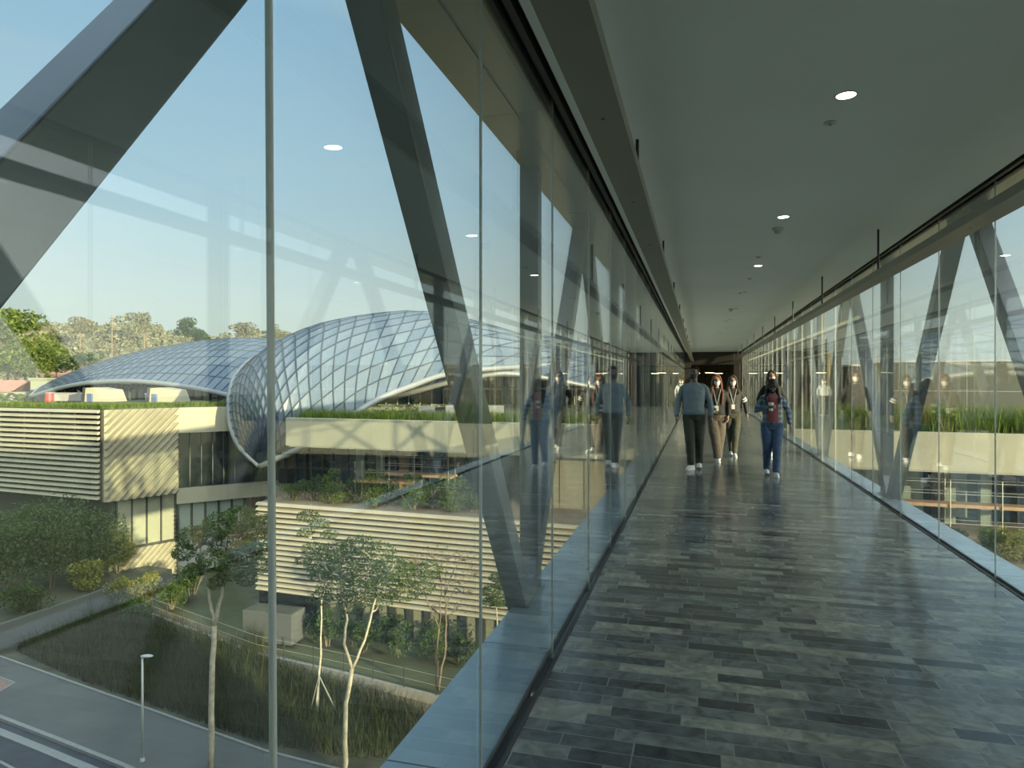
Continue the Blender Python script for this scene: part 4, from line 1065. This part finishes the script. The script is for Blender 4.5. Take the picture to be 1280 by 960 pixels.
# low white wall with wire railing along the path
LW = [G(190, 776), G(320, 827), G(430, 852), G(545, 882), G(640, 905)]
mb = MB()
for a, b in zip(LW[:-1], LW[1:]): mb.bar((a.x, a.y, GZ + .20), (b.x, b.y, GZ + .20), .18, .42)
lw = empty('low_wall', LW[0], label='low white wall with a thin wire railing along the brown path', cat='wall')
def partL(mb, name, m): 
    o = mb.build(name, m, lw); o.matrix_parent_inverse = Matrix.Translation(-LW[0]); return o
partL(mb, 'kerb_wall', MAT['white'])
for a, b in zip(LW[:-1], LW[1:]):
    nn = max(2, int((b - a).length/1.5))
    for k in range(nn):
        p = a.lerp(b, k/nn); partL(MB().tube([(p.x, p.y, GZ + .38), (p.x, p.y, GZ + 1.25)], .022, 6), 'post', MAT['mull'])
    for z in (.8, 1.2): partL(MB().tube([(a.x, a.y, GZ + z), (b.x, b.y, GZ + z)], .010, 5), 'wire', MAT['galv'])
# block of concrete by the tree
p = G(360, 800); bk = empty('concrete_planter', p, label='plain grey concrete planter box at the foot of the slatted front', cat='planter')
MB().span(-2.2, .6, -.6, .6, 0, 1.5).build('box', MAT['pave'], bk, bevel=.02); MB().span(-2.1, .5, -.5, .5, 1.45, 1.52).build('soil', MAT['soil'], bk)

# street lamp
p = G(178, 951, GZ + .02); hl = 130/FOC*(FOC*(EYE - GZ)/(951 - 475))
sl = empty('street_lamp', p, label='slim grey street lamp with a flat head on the pavement', cat='lamp')
MB().tube([(0,0,0), (0,0,.1)], [.09, .07], 12).build('foot', MAT['lamp'], sl)
MB().tube([(0,0,.1), (0,0,hl)], [.045, .035], 12).build('pole', MAT['lamp'], sl, smooth=True)
R = Matrix.Rotation(YAW, 3, 'Z')
hd = MB().ball((.0, 0, 0), (.22, .10, .05), 16, 8).build('head', MAT['lamp'], sl, smooth=True)
hd.location = R @ Vector((.15, 0, hl + .02)); hd.rotation_euler = (0, 0, YAW)

# ---------------- trees
def limb(mb, pts, r0, r1, seg=7):
    n = len(pts); mb.tube(pts, [r0 + (r1 - r0)*i/(n-1) for i in range(n)], seg)
def tree(name, loc, label, stems, clusters, n, size, lm, seed, tm='trunk', group=None, flat=.5, twigs=3, stakes=()):
    "stems: polylines (list of pts, r0, r1); clusters: (x, y, z, r)"
    rnd = random.Random(seed); o = empty(name, loc, label=label, cat='tree', group=group)
    tb = MB(); ends = []
    for pts, r0, r1 in stems:
        P = [Vector(pts[0])]
        for q in pts[1:]:
            a = P[-1]; b = Vector(q); L = (b - a).length
            for i in range(1, 4):
                t = i/3; v = a.lerp(b, t)
                if i < 3: v += Vector((rnd.uniform(-1,1), rnd.uniform(-1,1), 0))*L*.035
                P.append(v)
        limb(tb, P, r0, r1); ends.append((P, r1))
    for c in clusters:
        cv = Vector(c[:3]); best = min((p for P, _ in ends for p in P[len(P)//2:] if p.z < cv.z + .2), key=lambda p: (p - cv).length, default=ends[0][0][-1])
        mid = best.lerp(cv, .5) + Vector((0, 0, -.12*(cv - best).length))
        limb(tb, [best, mid, cv], .035, .012, 5)
        for _ in range(twigs):
            d = Vector((rnd.uniform(-1,1), rnd.uniform(-1,1), rnd.uniform(-.2,.7)))*c[3]*.8
            limb(tb, [mid.lerp(cv, rnd.random()), cv + d*.5, cv + d], .014, .005, 4)
    tb.build('trunk', MAT[tm], o, smooth=True)
    if n:
        lb = MB(); tot = sum(c[3]**2 for c in clusters)
        for c in clusters: leaves(lb, c[:3], c[3], int(n*c[3]**2/tot), size, rnd, flat)
        lb.build('foliage', MAT[lm], o)
    for a, b in stakes: MB().tube([a, b], .025, 6).build('stake', MAT['kerb'], o)
    return o
R3 = Vector((CA, SA, 0))
def tpx(base, d, px, py, dd=0):
    v = W(px, py, d + dd) - base; return (v.x, v.y, v.z)
rnd = random.Random(21)
def crown(base, d, spec, spread):
    out = []
    for px, py, r in spec: out.append((*tpx(base, d, px, py, rnd.uniform(-spread, spread)), r))
    return out
d1 = 22.6; b1 = XY(263, d1, GZ + .02); T = lambda px, py, dd=0: tpx(b1, d1, px, py, dd)
tree('street_tree', b1, 'tall tree with a forked white trunk and green crown beside the round mullion',
     [([T(263, 967), T(265, 850), T(268, 782)], .10, .085), ([T(268, 782), T(277, 745), T(276, 712), T(284, 670)], .075, .03), ([T(268, 782), T(262, 750), T(257, 720), T(255, 700), T(246, 672)], .06, .025)],
     crown(b1, d1, [(276, 655, .55), (300, 648, .6), (318, 660, .55), (258, 668, .5), (240, 672, .5), (230, 690, .4), (285, 680, .65), (308, 690, .55), (322, 680, .5), (326, 706, .4), (265, 700, .5), (290, 712, .5), (308, 722, .4), (243, 712, .35), (330, 654, .4), (270, 728, .3)], .9),
     8500, .062, 'leafE', 301, flat=.75)
d2 = 22.2; b2 = XY(429, d2, GZ + .02); T = lambda px, py, dd=0: tpx(b2, d2, px, py, dd)
tree('street_tree', b2, 'tree with a white trunk forking low before the slatted front',
     [([T(429, 978), T(432, 900), T(440, 836)], .085, .07), ([T(440, 836), T(430, 805), T(434, 775), T(429, 752), T(425, 720)], .055, .025), ([T(440, 836), T(456, 800), T(465, 765), T(474, 735), T(480, 700)], .05, .022)],
     crown(b2, d2, [(425, 690, 0.65), (450, 684, 0.65), (472, 690, 0.65), (402, 705, 0.59), (430, 712, 0.72), (458, 715, 0.78), (490, 712, 0.72), (515, 718, 0.65), (535, 712, 0.52), (420, 735, 0.65), (450, 738, 0.72), (480, 735, 0.65), (505, 738, 0.59), (400, 748, 0.45), (440, 755, 0.52), (475, 752, 0.45), (528, 735, 0.45)], 1.1),
     8200, .058, 'leafE', 302, flat=.55)
d3 = 26.2; b3 = XY(396, d3, GZ + .02); T = lambda px, py, dd=0: tpx(b3, d3, px, py, dd)
tree('street_tree', b3, 'thin airy young tree held by crossed stakes before the slats',
     [([T(396, 893), T(399, 840), T(402, 775), T(400, 720), T(385, 650)], .05, .015), ([T(401, 760), T(408, 720), T(405, 690)], .03, .012)],
     crown(b3, d3, [(385, 645, .45), (400, 655, .4), (382, 665, .35), (412, 668, .35), (392, 685, .45), (408, 695, .4), (380, 700, .35), (398, 720, .4), (415, 715, .35), (425, 690, .3)], .6),
     2600, .055, 'leafE', 303, flat=.5, stakes=((T(384, 905), T(400, 840)), (T(422, 892), T(399, 845)), (T(396, 912, -.5), T(399, 848))))
d4 = 28.2; b4 = XY(548, d4, GZ + .05); T = lambda px, py, dd=0: tpx(b4, d4, px, py, dd)
st4 = [([T(548, 863), T(545, 820), T(549, 785)], .05, .04), ([T(548, 863), T(556, 820), T(558, 780), T(556, 745)], .05, .03), ([T(549, 785), T(538, 760), T(526, 728), T(520, 700)], .03, .012),
       ([T(556, 745), T(566, 715), T(580, 690)], .028, .01), ([T(556, 760), T(570, 735), T(588, 712)], .025, .008), ([T(549, 785), T(552, 740), T(548, 700)], .026, .01), ([T(556, 745), T(560, 700)], .02, .008)]
tree('street_tree', b4, 'nearly bare multi-stemmed tree with brown twigs before the slats', st4,
     crown(b4, d4, [(520, 702, .55), (540, 695, .6), (560, 698, .6), (580, 700, .6), (594, 718, .5), (530, 730, .5), (570, 728, .6), (550, 722, .5), (586, 742, .4), (540, 760, .4), (572, 760, .45)], .9),
     420, .05, 'leafB', 304, tm='twig', flat=.8, twigs=16)
d5 = 25.5; b5 = XY(622, d5, GZ); T = lambda px, py, dd=0: tpx(b5, d5, px, py, dd)
tree('street_tree', b5, 'dark leafy tree half hidden behind the first leaning truss member',
     [([T(626, 925), T(624, 830), T(620, 750)], .06, .02)], crown(b5, d5, [(615, 738, .4), (625, 750, .45), (612, 752, .3), (632, 730, .4), (622, 722, .35)], .5), 1700, .065, 'leafE', 305)

# ---------------- glass domes
def catmull(P, n):
    P = [Vector(p) for p in P]; out = []
    m_ = len(P) - 1
    for i in range(n + 1):
        s = i/n*m_; k = min(int(s), m_ - 1); f = s - k
        p0, p1, p2, p3 = P[max(k-1, 0)], P[k], P[k+1], P[min(k+2, m_)]
        out.append(.5*((2*p1) + (p2 - p0)*f + (2*p0 - 5*p1 + 4*p2 - p3)*f*f + (3*p1 - p0 - 3*p2 + p3)*f*f*f))
    return out
def dome(label, A, Sx, B, nu, nv, th=.085, shear_=-.40):
    "shell through two rim curves and the ridge between them; panels on a slanting lattice"
    A, Sx, B = catmull(A, 60), catmull(Sx, 60), catmull(B, 60)
    def at(u, v):
        u = min(max(u, 0), 1); v = min(max(v, 0), 1); s = u*60; k = min(int(s), 59); f = s - k
        a, q, b = A[k].lerp(A[k+1], f), Sx[k].lerp(Sx[k+1], f), B[k].lerp(B[k+1], f)
        return a*(1-v)*(1-2*v) + q*4*v*(1-v) + b*v*(2*v-1)
    o = empty('glass_dome', A[0], label=label, cat='dome', group='leaf shaped glass domes'); inv = Matrix.Translation(-A[0])
    gm = MB(); lm = MB(); shear = shear_
    F = lambda i, j: at((i + (j/nv - .5)*shear*nu)/nu, j/nv)
    for i in range(-int(abs(shear)*nu/2) - 1, nu + int(abs(shear)*nu/2) + 1):
        for j in range(nv):
            q = [F(i, j), F(i+1, j), F(i+1, j+1), F(i, j+1)]
            if (q[0]-q[1]).length < .04 and (q[2]-q[3]).length < .04: continue
            nrm = (q[2]-q[0]).cross(q[3]-q[1])
            if nrm.length < 1e-4: continue
            nrm.normalize(); cen = sum(q, Vector())/4
            qq = [p.lerp(cen, .015) for p in q]
            gm.add(qq + [p - nrm*.05 for p in qq], [(0,1,2,3), (7,6,5,4), (0,4,5,1), (1,5,6,2), (2,6,7,3), (3,7,4,0)])
            for a, b in ((q[0], q[1]), (q[0], q[3])):
                if (a - b).length > .05: lm.bar(a, b, th, .17, ref=nrm)
    g_ = gm.build('glazing', MAT['dome'], o); g_.matrix_parent_inverse = inv
    l_ = lm.build('lattice', MAT['lattice'], o); l_.matrix_parent_inverse = inv
    for P in (A, B):
        r_ = MB().tube([P[i] for i in range(0, 61, 2)], .22, 8).build('rim', MAT['rim'], o, smooth=True); r_.matrix_parent_inverse = inv
w3 = lambda L: [W(*p) for p in L]
dome('nearest glass dome, its pointed tip hanging beside the planted parapet',
     w3([(325, 582, 44), (299, 556, 45), (288, 525, 46.5), (288, 492, 49), (299, 465, 53), (330, 445, 60), (420, 440, 70), (640, 445, 76)]),
     w3([(325, 582, 44), (322, 545, 42.8), (324, 500, 42.8), (345, 452, 44.5), (400, 414, 49), (470, 395, 55), (550, 392, 61), (690, 430, 68)]),
     w3([(325, 582, 44), (345, 573, 43.4), (375, 560, 43.2), (420, 535, 44), (462, 505, 46), (510, 484, 49), (580, 464, 54), (720, 455, 62)]), 24, 15)
dome('broad far glass dome with a long low arch over the lawn',
     w3([(38, 496, 74), (60, 480, 84), (120, 462, 92), (200, 450, 98), (300, 445, 102), (420, 448, 106)]),
     w3([(38, 496, 74), (80, 471, 76), (150, 446, 79), (230, 430, 82), (310, 423, 84), (430, 432, 86)]),
     w3([(38, 496, 74), (88, 482, 68), (150, 476.5, 64), (215, 481, 61), (285, 494, 58.5), (350, 515, 57)]), 34, 15, .075)
dome('glass dome rising behind the first truss members, beyond the nearest dome',
     w3([(470, 503, 58), (520, 485, 70), (600, 455, 80), (700, 440, 84), (860, 470, 86)]),
     w3([(470, 503, 58), (530, 468, 62), (600, 436, 66), (680, 421, 69), (840, 455, 72)]),
     w3([(470, 503, 58), (520, 489, 56), (580, 474, 56), (650, 468, 57), (780, 492, 60)]), 22, 11, .075)
# things under the far dome's arch
for k, (px, d) in enumerate(((128, 57), (208, 56))):
    p = XY(px, d, -.3); o = empty('roof_hood', p, label='pale wedge shaped roof hood on the lawn, ' + ('beside the low white block', 'closer to the nearest dome')[k], cat='roof hood', group='wedge roof hoods')
    R = Matrix.Rotation(YAW, 3, 'Z')
    P = [R @ Vector(v) for v in ((-1.0, -.9, 0), (1.6, -.9, 0), (1.2, -.9, 1.05), (-.1, -.9, 1.25), (-.9, -.9, 1.2))]
    MB().prism(P, R @ Vector((0, 1.8, 0))).build('hood', MAT['conc'], o, fix=True)
    MB().prism([R @ Vector(v) for v in ((-1.15, -.95, 0), (-.95, -.95, 0), (-.85, -.95, 1.25), (-1.05, -.95, 1.25))], R @ Vector((0, 1.9, 0))).build('louvre', MAT['dark'], o, fix=True)
    q = XY(px - 15, d - .5, -.3); b = empty('blue_cabinet', q, label='blue grey cabinet beside a pale roof hood, ' + ('farther from the nearest dome', 'closer to the nearest dome')[k], cat='cabinet', group='blue cabinets on the lawn')
    MB().span(-.55, .55, -.4, .4, 0, .72).build('body', MAT['bluebox'], b, bevel=.02); MB().span(-.58, .58, -.43, .43, .72, .77).build('lid', MAT['lamp'], b)
p = XY(62, 58, -.3); o = empty('red_tank', p, label='small red drum on the lawn under the far dome', cat='drum')
MB().tube([(0,0,0), (0,0,.75)], .32, 14).build('drum', MAT['red'], o); MB().tube([(0,0,.75), (0,0,.8)], .34, 14).build('lid', MAT['white'], o)
p = XY(72, 60, -.3); o = empty('garden_wall_block', p, label='low white block on the lawn beside the red drum', cat='block'); MB().box((1.2, 0, .35), (3.4, .4, .7), R).build('block', MAT['white'], o, bevel=.02); MB().box((1.2, 0, .73), (3.5, .5, .06), R).build('coping', MAT['kerb'], o)
for k in range(10):                            # slim posts holding the arch
    px = 105 + k*19; d = 66 + (k % 3)*3; p = XY(px, d, -.5)
    o = empty('dome_column', p, label=f'dark branching column under the arch of the far dome, {ORD[k]} along it', cat='column', group='columns under the far dome')
    h = .9 + 1.1*math.sin(PI*(k + .5)/10)
    MB().tube([(0,0,0), (0,0,h*.6)], .12, 8).build('shaft', MAT['dark'], o)
    mb = MB(); [mb.tube([(0,0,h*.55), (math.cos(a)*.55, math.sin(a)*.55, h)], .06, 6) for a in (0, 2.1, 4.2)]; mb.build('branches', MAT['dark'], o)
mb = MB(); a, b = XY(70, 76, -.5), XY(330, 66, -.5); fq = Facade(a, b); fq.box(mb, 0, fq.L, -3, 1.15, -.3, 0)
o = tag(mb.build('dome_hall', MAT['dglass']), 'dark glazed hall wall under the far dome', 'building')
mbx = MB(); [fq.box(mbx, k*1.1, k*1.1 + .08, -.5, 1.1, .02, .12) for k in range(22)]; mbx.build('mullions', MAT['mull'], o)
mb = MB(); a, b = XY(440, 70, -.9), XY(800, 66, -.9); fq = Facade(a, b); fq.box(mb, 0, fq.L, -.9, 1.9, -.3, 0)
o = tag(mb.build('arch_hall', MAT['dglass']), 'dark glazed hall wall under the arch of the nearest dome', 'building')
mbx = MB(); [fq.box(mbx, k*1.2, k*1.2 + .1, -.9, 1.85, .02, .14) for k in range(int(fq.L/1.2))]; fq.box(mbx, 0, fq.L, .6, .8, .02, .14); mbx.build('mullions', MAT['facade'], o)
# rooftop things by the near dome
p = fc.P(fc.u(540), zp1 - .15, -6); o = empty('roof_unit', p, label='white plant unit on the planted roof before the dome', cat='roof unit')
MB().box((0,0,.55), (3.6, 1.2, .45), R).build('casing', MAT['white'], o, bevel=.03); MB().box((0,0,.16), (3.2, 1.0, .32), R).build('plinth', MAT['facade'], o)
p = fc.P(fc.u(462), zp1 - .15, -7); o = empty('roof_unit', p, label='small pale roof box beside the arch of the nearest dome', cat='roof unit')
MB().box((0,0,.4), (1.0, .8, .5), R).build('casing', MAT['white'], o, bevel=.03); MB().box((0,0,.08), (.9, .7, .16), R).build('plinth', MAT['facade'], o)

# volume on the roof on the right of the bridge
V0, V1 = XY(1076, 41.5), XY(1330, 37.0)
vb = empty('roof_volume', (V0.x, V0.y, zp1), label='plain grey green roof storey behind the grasses beyond the right glass', cat='building')
fv = Facade(V0, V1); mb = fv.box(MB(), 0, fv.L + 6, zp1 - .3, 2.63, -12, 0)
x = mb.build('walls', MAT['roofwall'], vb); x.matrix_parent_inverse = Matrix.Translation((-V0.x, -V0.y, -zp1))
mb = fv.box(MB(), -.05, fv.L + 6.05, 2.60, 2.72, -12, .06); x = mb.build('coping', MAT['facade'], vb); x.matrix_parent_inverse = Matrix.Translation((-V0.x, -V0.y, -zp1))
mb = MB(); [fv.box(mb, k*3.0 + 2.4, k*3.0 + 2.43, zp1, 2.60, 0, .012) for k in range(6)]
fv.box(mb, 0, fv.L + 6, .90, .93, 0, .012); x = mb.build('panel_joint', MAT['facade'], vb); x.matrix_parent_inverse = Matrix.Translation((-V0.x, -V0.y, -zp1))
q = XY(1062, 41, zp1); kb = empty('roof_cabin', q, label='narrow dark roof cabin between the grey storey and the blue dome', cat='cabin')
MB().box((0, 0, 1.5), (1.0, 2.4, 3.1), R).build('walls', MAT['dark'], kb); MB().box((0, 0, 3.08), (1.1, 2.5, .1), R).build('coping', MAT['facade'], kb)
dome('small blue glass dome beyond the right glass, beside the dark cabin',
     w3([(1022, 540, 46), (1026, 505, 48), (1036, 478, 51), (1056, 470, 54)]), w3([(1034, 545, 44.5), (1038, 505, 45), (1046, 476, 47), (1060, 468, 50)]), w3([(1062, 540, 43.5), (1066, 510, 44.5), (1068, 480, 47), (1070, 468, 51)]), 8, 5)

# ---------------- hills, far trees and houses
def ridge(px):
    P = [(-900, 440), (-500, 415), (-200, 395), (0, 408), (25, 402), (45, 404), (75, 403), (100, 403), (130, 398), (155, 395), (185, 402), (215, 413), (250, 418), (300, 414), (340, 410), (370, 416), (480, 432), (620, 445), (800, 452), (1400, 462)]
    for (a, ya), (b, yb) in zip(P[:-1], P[1:]):
        if a <= px <= b: return ya + (yb - ya)*(px - a)/(b - a)
    return 460
mb = MB(); cols_ = list(range(-900, 1401, 20)); vs = []; rows_ = 14
for px in cols_:
    for r in range(rows_):
        f = r/(rows_-1); d = 150 + 190*f
        top = zat(ridge(px) + 5, 340); z = GZ + (top - GZ)*(f**1.3)
        v = XY(px, d, z); v.z += noise.noise(v*.03)*3*f; vs.append(v)
fs = [(i*rows_+r, (i+1)*rows_+r, (i+1)*rows_+r+1, i*rows_+r+1) for i in range(len(cols_)-1) for r in range(rows_-1)]
mb.add(vs, fs)
S('hill', mb, MAT['hill'], 'wooded hillside behind the domes', smooth=True)
rnd = random.Random(8); mb = MB()
def clump(mb, c, r, n, rnd):
    for _ in range(n):
        v = Vector((rnd.gauss(0,1), rnd.gauss(0,1), abs(rnd.gauss(0,1))*.8)).normalized()
        p = Vector(c) + Vector((v.x*r, v.y*r, v.z*r*.75))*rnd.uniform(.75, 1.05)
        s_ = r*rnd.uniform(.09, .21); Rm = v.to_track_quat('Z', 'Y').to_matrix() @ Euler((rnd.uniform(-.7,.7), rnd.uniform(-.7,.7), rnd.uniform(0,6))).to_matrix()
        mb.add([p + Rm @ Vector(q)*s_ for q in ((-1,-.6,0), (.4,-1,.1), (1,.5,0), (-.5,1,.1))], [(0,1,2,3)])
for _ in range(2300):
    px = rnd.uniform(-600, 640); f = rnd.random()**.7; d = 150 + 190*f
    top = zat(ridge(px) + 5, 340); z = GZ + (top - GZ)*(f**1.3)
    clump(mb, XY(px, d, z), rnd.uniform(1.8, 4.2), 60, rnd)
tag(mb.build('hill_woodland', MAT['hillleaf']), 'woodland covering the hillside behind the domes', 'woodland', kind='stuff')
def fartree(px, py, d, r, label, seed, m='leafB', group='trees on the skyline', base=None):
    rnd = random.Random(seed); zc = zat(py, d); zb_ = base if base is not None else zc - r*2.2
    o = empty('far_tree', XY(px, d, zb_), label=label, cat='tree', group=group)
    lb = MB(); hh = zc - zb_
    for _ in range(9):
        c = (rnd.uniform(-.7,.7)*r, rnd.uniform(-.7,.7)*r, hh + rnd.uniform(-.55,.55)*r); leaves(lb, c, r*.5, 150, r*.09, rnd, .6)
    lb.build('foliage', MAT[m], o)
    tb = MB(); limb(tb, [(0,0,-.5), (.05*r,0,hh*.6), (0,0,hh+.2*r)], .05*r + .06, .03, 6)
    for _ in range(5): limb(tb, [(0,0,hh*.6), (rnd.uniform(-.6,.6)*r, rnd.uniform(-.6,.6)*r, hh + rnd.uniform(-.3,.3)*r)], .03*r, .01, 4)
    tb.build('trunk', MAT['twig'], o)
fartree(232, 411, 200, 4.4, 'dark round tree standing on the ridge over the far dome', 401)
fartree(247, 420, 190, 3.6, 'low dark tree touching the crest of the far dome', 402)
fartree(308, 413, 210, 4.2, 'airy tree on the skyline left of the round mullion', 403, 'hillleaf')
fartree(345, 415, 210, 3.6, 'small tree on the skyline right of the round mullion', 404, 'hillleaf')
fartree(100, 403, 280, 5, 'umbrella shaped tree on the highest ridge', 405, 'hillleaf')
fartree(180, 402, 280, 6, 'broad airy tree on the ridge beyond the far dome', 406, 'hillleaf')
for k, (px, py, r, lab) in enumerate(((-25, 430, 8, 'bright green tree at the picture edge before the hill'), (8, 420, 7, 'tallest bright green tree before the hill'), (30, 432, 6.5, 'bright green tree sloping towards the white house'), (20, 450, 5, 'bright green low tree over the brown roof'), (45, 448, 3.6, 'small bright green tree beside the white house'))):
    fartree(px, py, 120 - k*3, r*.9, lab, 420 + k, 'hillgreen', 'bright trees before the hill')
fartree(70, 453, 118, 2.2, 'dark round tree beside the far red roofs', 430, 'leafB', 'trees by the houses')
fartree(103, 454, 112, 2.6, 'dark tree beside the arch of the far dome', 431, 'leafB', 'trees by the houses')
def house(px, d, w_, dp, zb_, h, label, wm, rm, seed, gable=True):
    o = empty('house', XY(px, d, zb_), YAW, label=label, cat='house', group='houses before the hill')
    MB().span(-w_/2, w_/2, -dp/2, dp/2, 0, h).build('walls', MAT[wm], o)
    if gable: MB().prism([(-w_/2-.4, -dp/2-.4, h), (w_/2+.4, -dp/2-.4, h), (w_/2+.4, 0, h + w_*.16), (-w_/2-.4, 0, h + w_*.16)], (0,0,.2)).prism([(-w_/2-.4, dp/2+.4, h), (-w_/2-.4, 0, h + w_*.16), (w_/2+.4, 0, h + w_*.16), (w_/2+.4, dp/2+.4, h)], (0,0,.2)).build('roof', MAT[rm], o, fix=True)
    else: MB().span(-w_/2-.2, w_/2+.2, -dp/2-.2, dp/2+.2, h, h + .25).build('roof', MAT[rm], o)
    for k in range(3):
        x = -w_/2 + w_*(k + .5)/3; f_ = MB().span(x - .6, x + .6, -dp/2 - .06, -dp/2 + .02, h*.35, h*.75).build('window', MAT['mull'], o)
        MB().span(x - .5, x + .5, -dp/2 - .08, -dp/2 - .04, h*.38, h*.72).build('pane', MAT['dglass'], f_)
house(-8, 96, 9, 6, -4.5, 4.4, 'house with a brown hipped roof at the picture edge', 'white', 'tile', 1)
house(46, 108, 7.5, 6, -3.4, 4.4, 'white flat roofed house beside the bright trees', 'white', 'white', 2, False)
house(58, 96, 2.4, 3, -4.0, 5.6, 'narrow beige tower block beside the white house', 'lightpanel', 'lightpanel', 3, False)
house(82, 116, 7, 6, -3.5, 4.2, 'low white house before the dome tip', 'white', 'lamp', 4, False)
house(78, 132, 8, 5, -1.5, 3.4, 'house with red tiled roof up the slope', 'facade', 'tile', 5)
for k, (px, d, r) in enumerate(((6, 74, 1.9), (24, 76, 1.7), (38, 78, 1.4))):       # broad leaved palms
    o = empty('banana_palm', XY(px, d, -3.2), label='broad leaved banana palm beyond the lawn, ' + ('largest, at the picture edge', 'middle one', 'smallest, closest to the dome tip')[k], cat='palm', group='banana palms beyond the lawn')
    rnd = random.Random(90 + k); lb = MB()
    for j in range(22):
        a = rnd.uniform(0, 6.3); e = rnd.uniform(.2, 1.2); P = []
        for q in range(6):
            f = q/5; P.append(Vector((math.cos(a)*r*f*math.cos(e*.6), math.sin(a)*r*f*math.cos(e*.6), 2.4 + r*(math.sin(e)*f*1.3 - .7*f*f))))
        sd = Vector((-math.sin(a), math.cos(a), 0)); wd = [.05, .22, .26, .24, .16, .02]
        vs = [v for p, w__ in zip(P, wd) for v in (p - sd*w__, p + sd*w__)]
        lb.add(vs, [(2*i, 2*i+1, 2*i+3, 2*i+2) for i in range(5)])
    lb.build('fronds', MAT['grass'], o); MB().tube([(0,0,-.5), (0,0,2.5)], [.16, .10], 8).build('trunk', MAT['twig'], o)
p = XY(140, 130, GZ + 6); o = empty('utility_pole', p, label='dark utility pole on the hillside over the far dome', cat='pole')
zz = zat(394, 130) - p.z; MB().tube([(0,0,0), (0,0,zz)], [.14, .09], 8).build('pole', MAT['twig'], o); MB().box((0,0,zz - .6), (1.6, .12, .12)).build('crossarm', MAT['twig'], o)
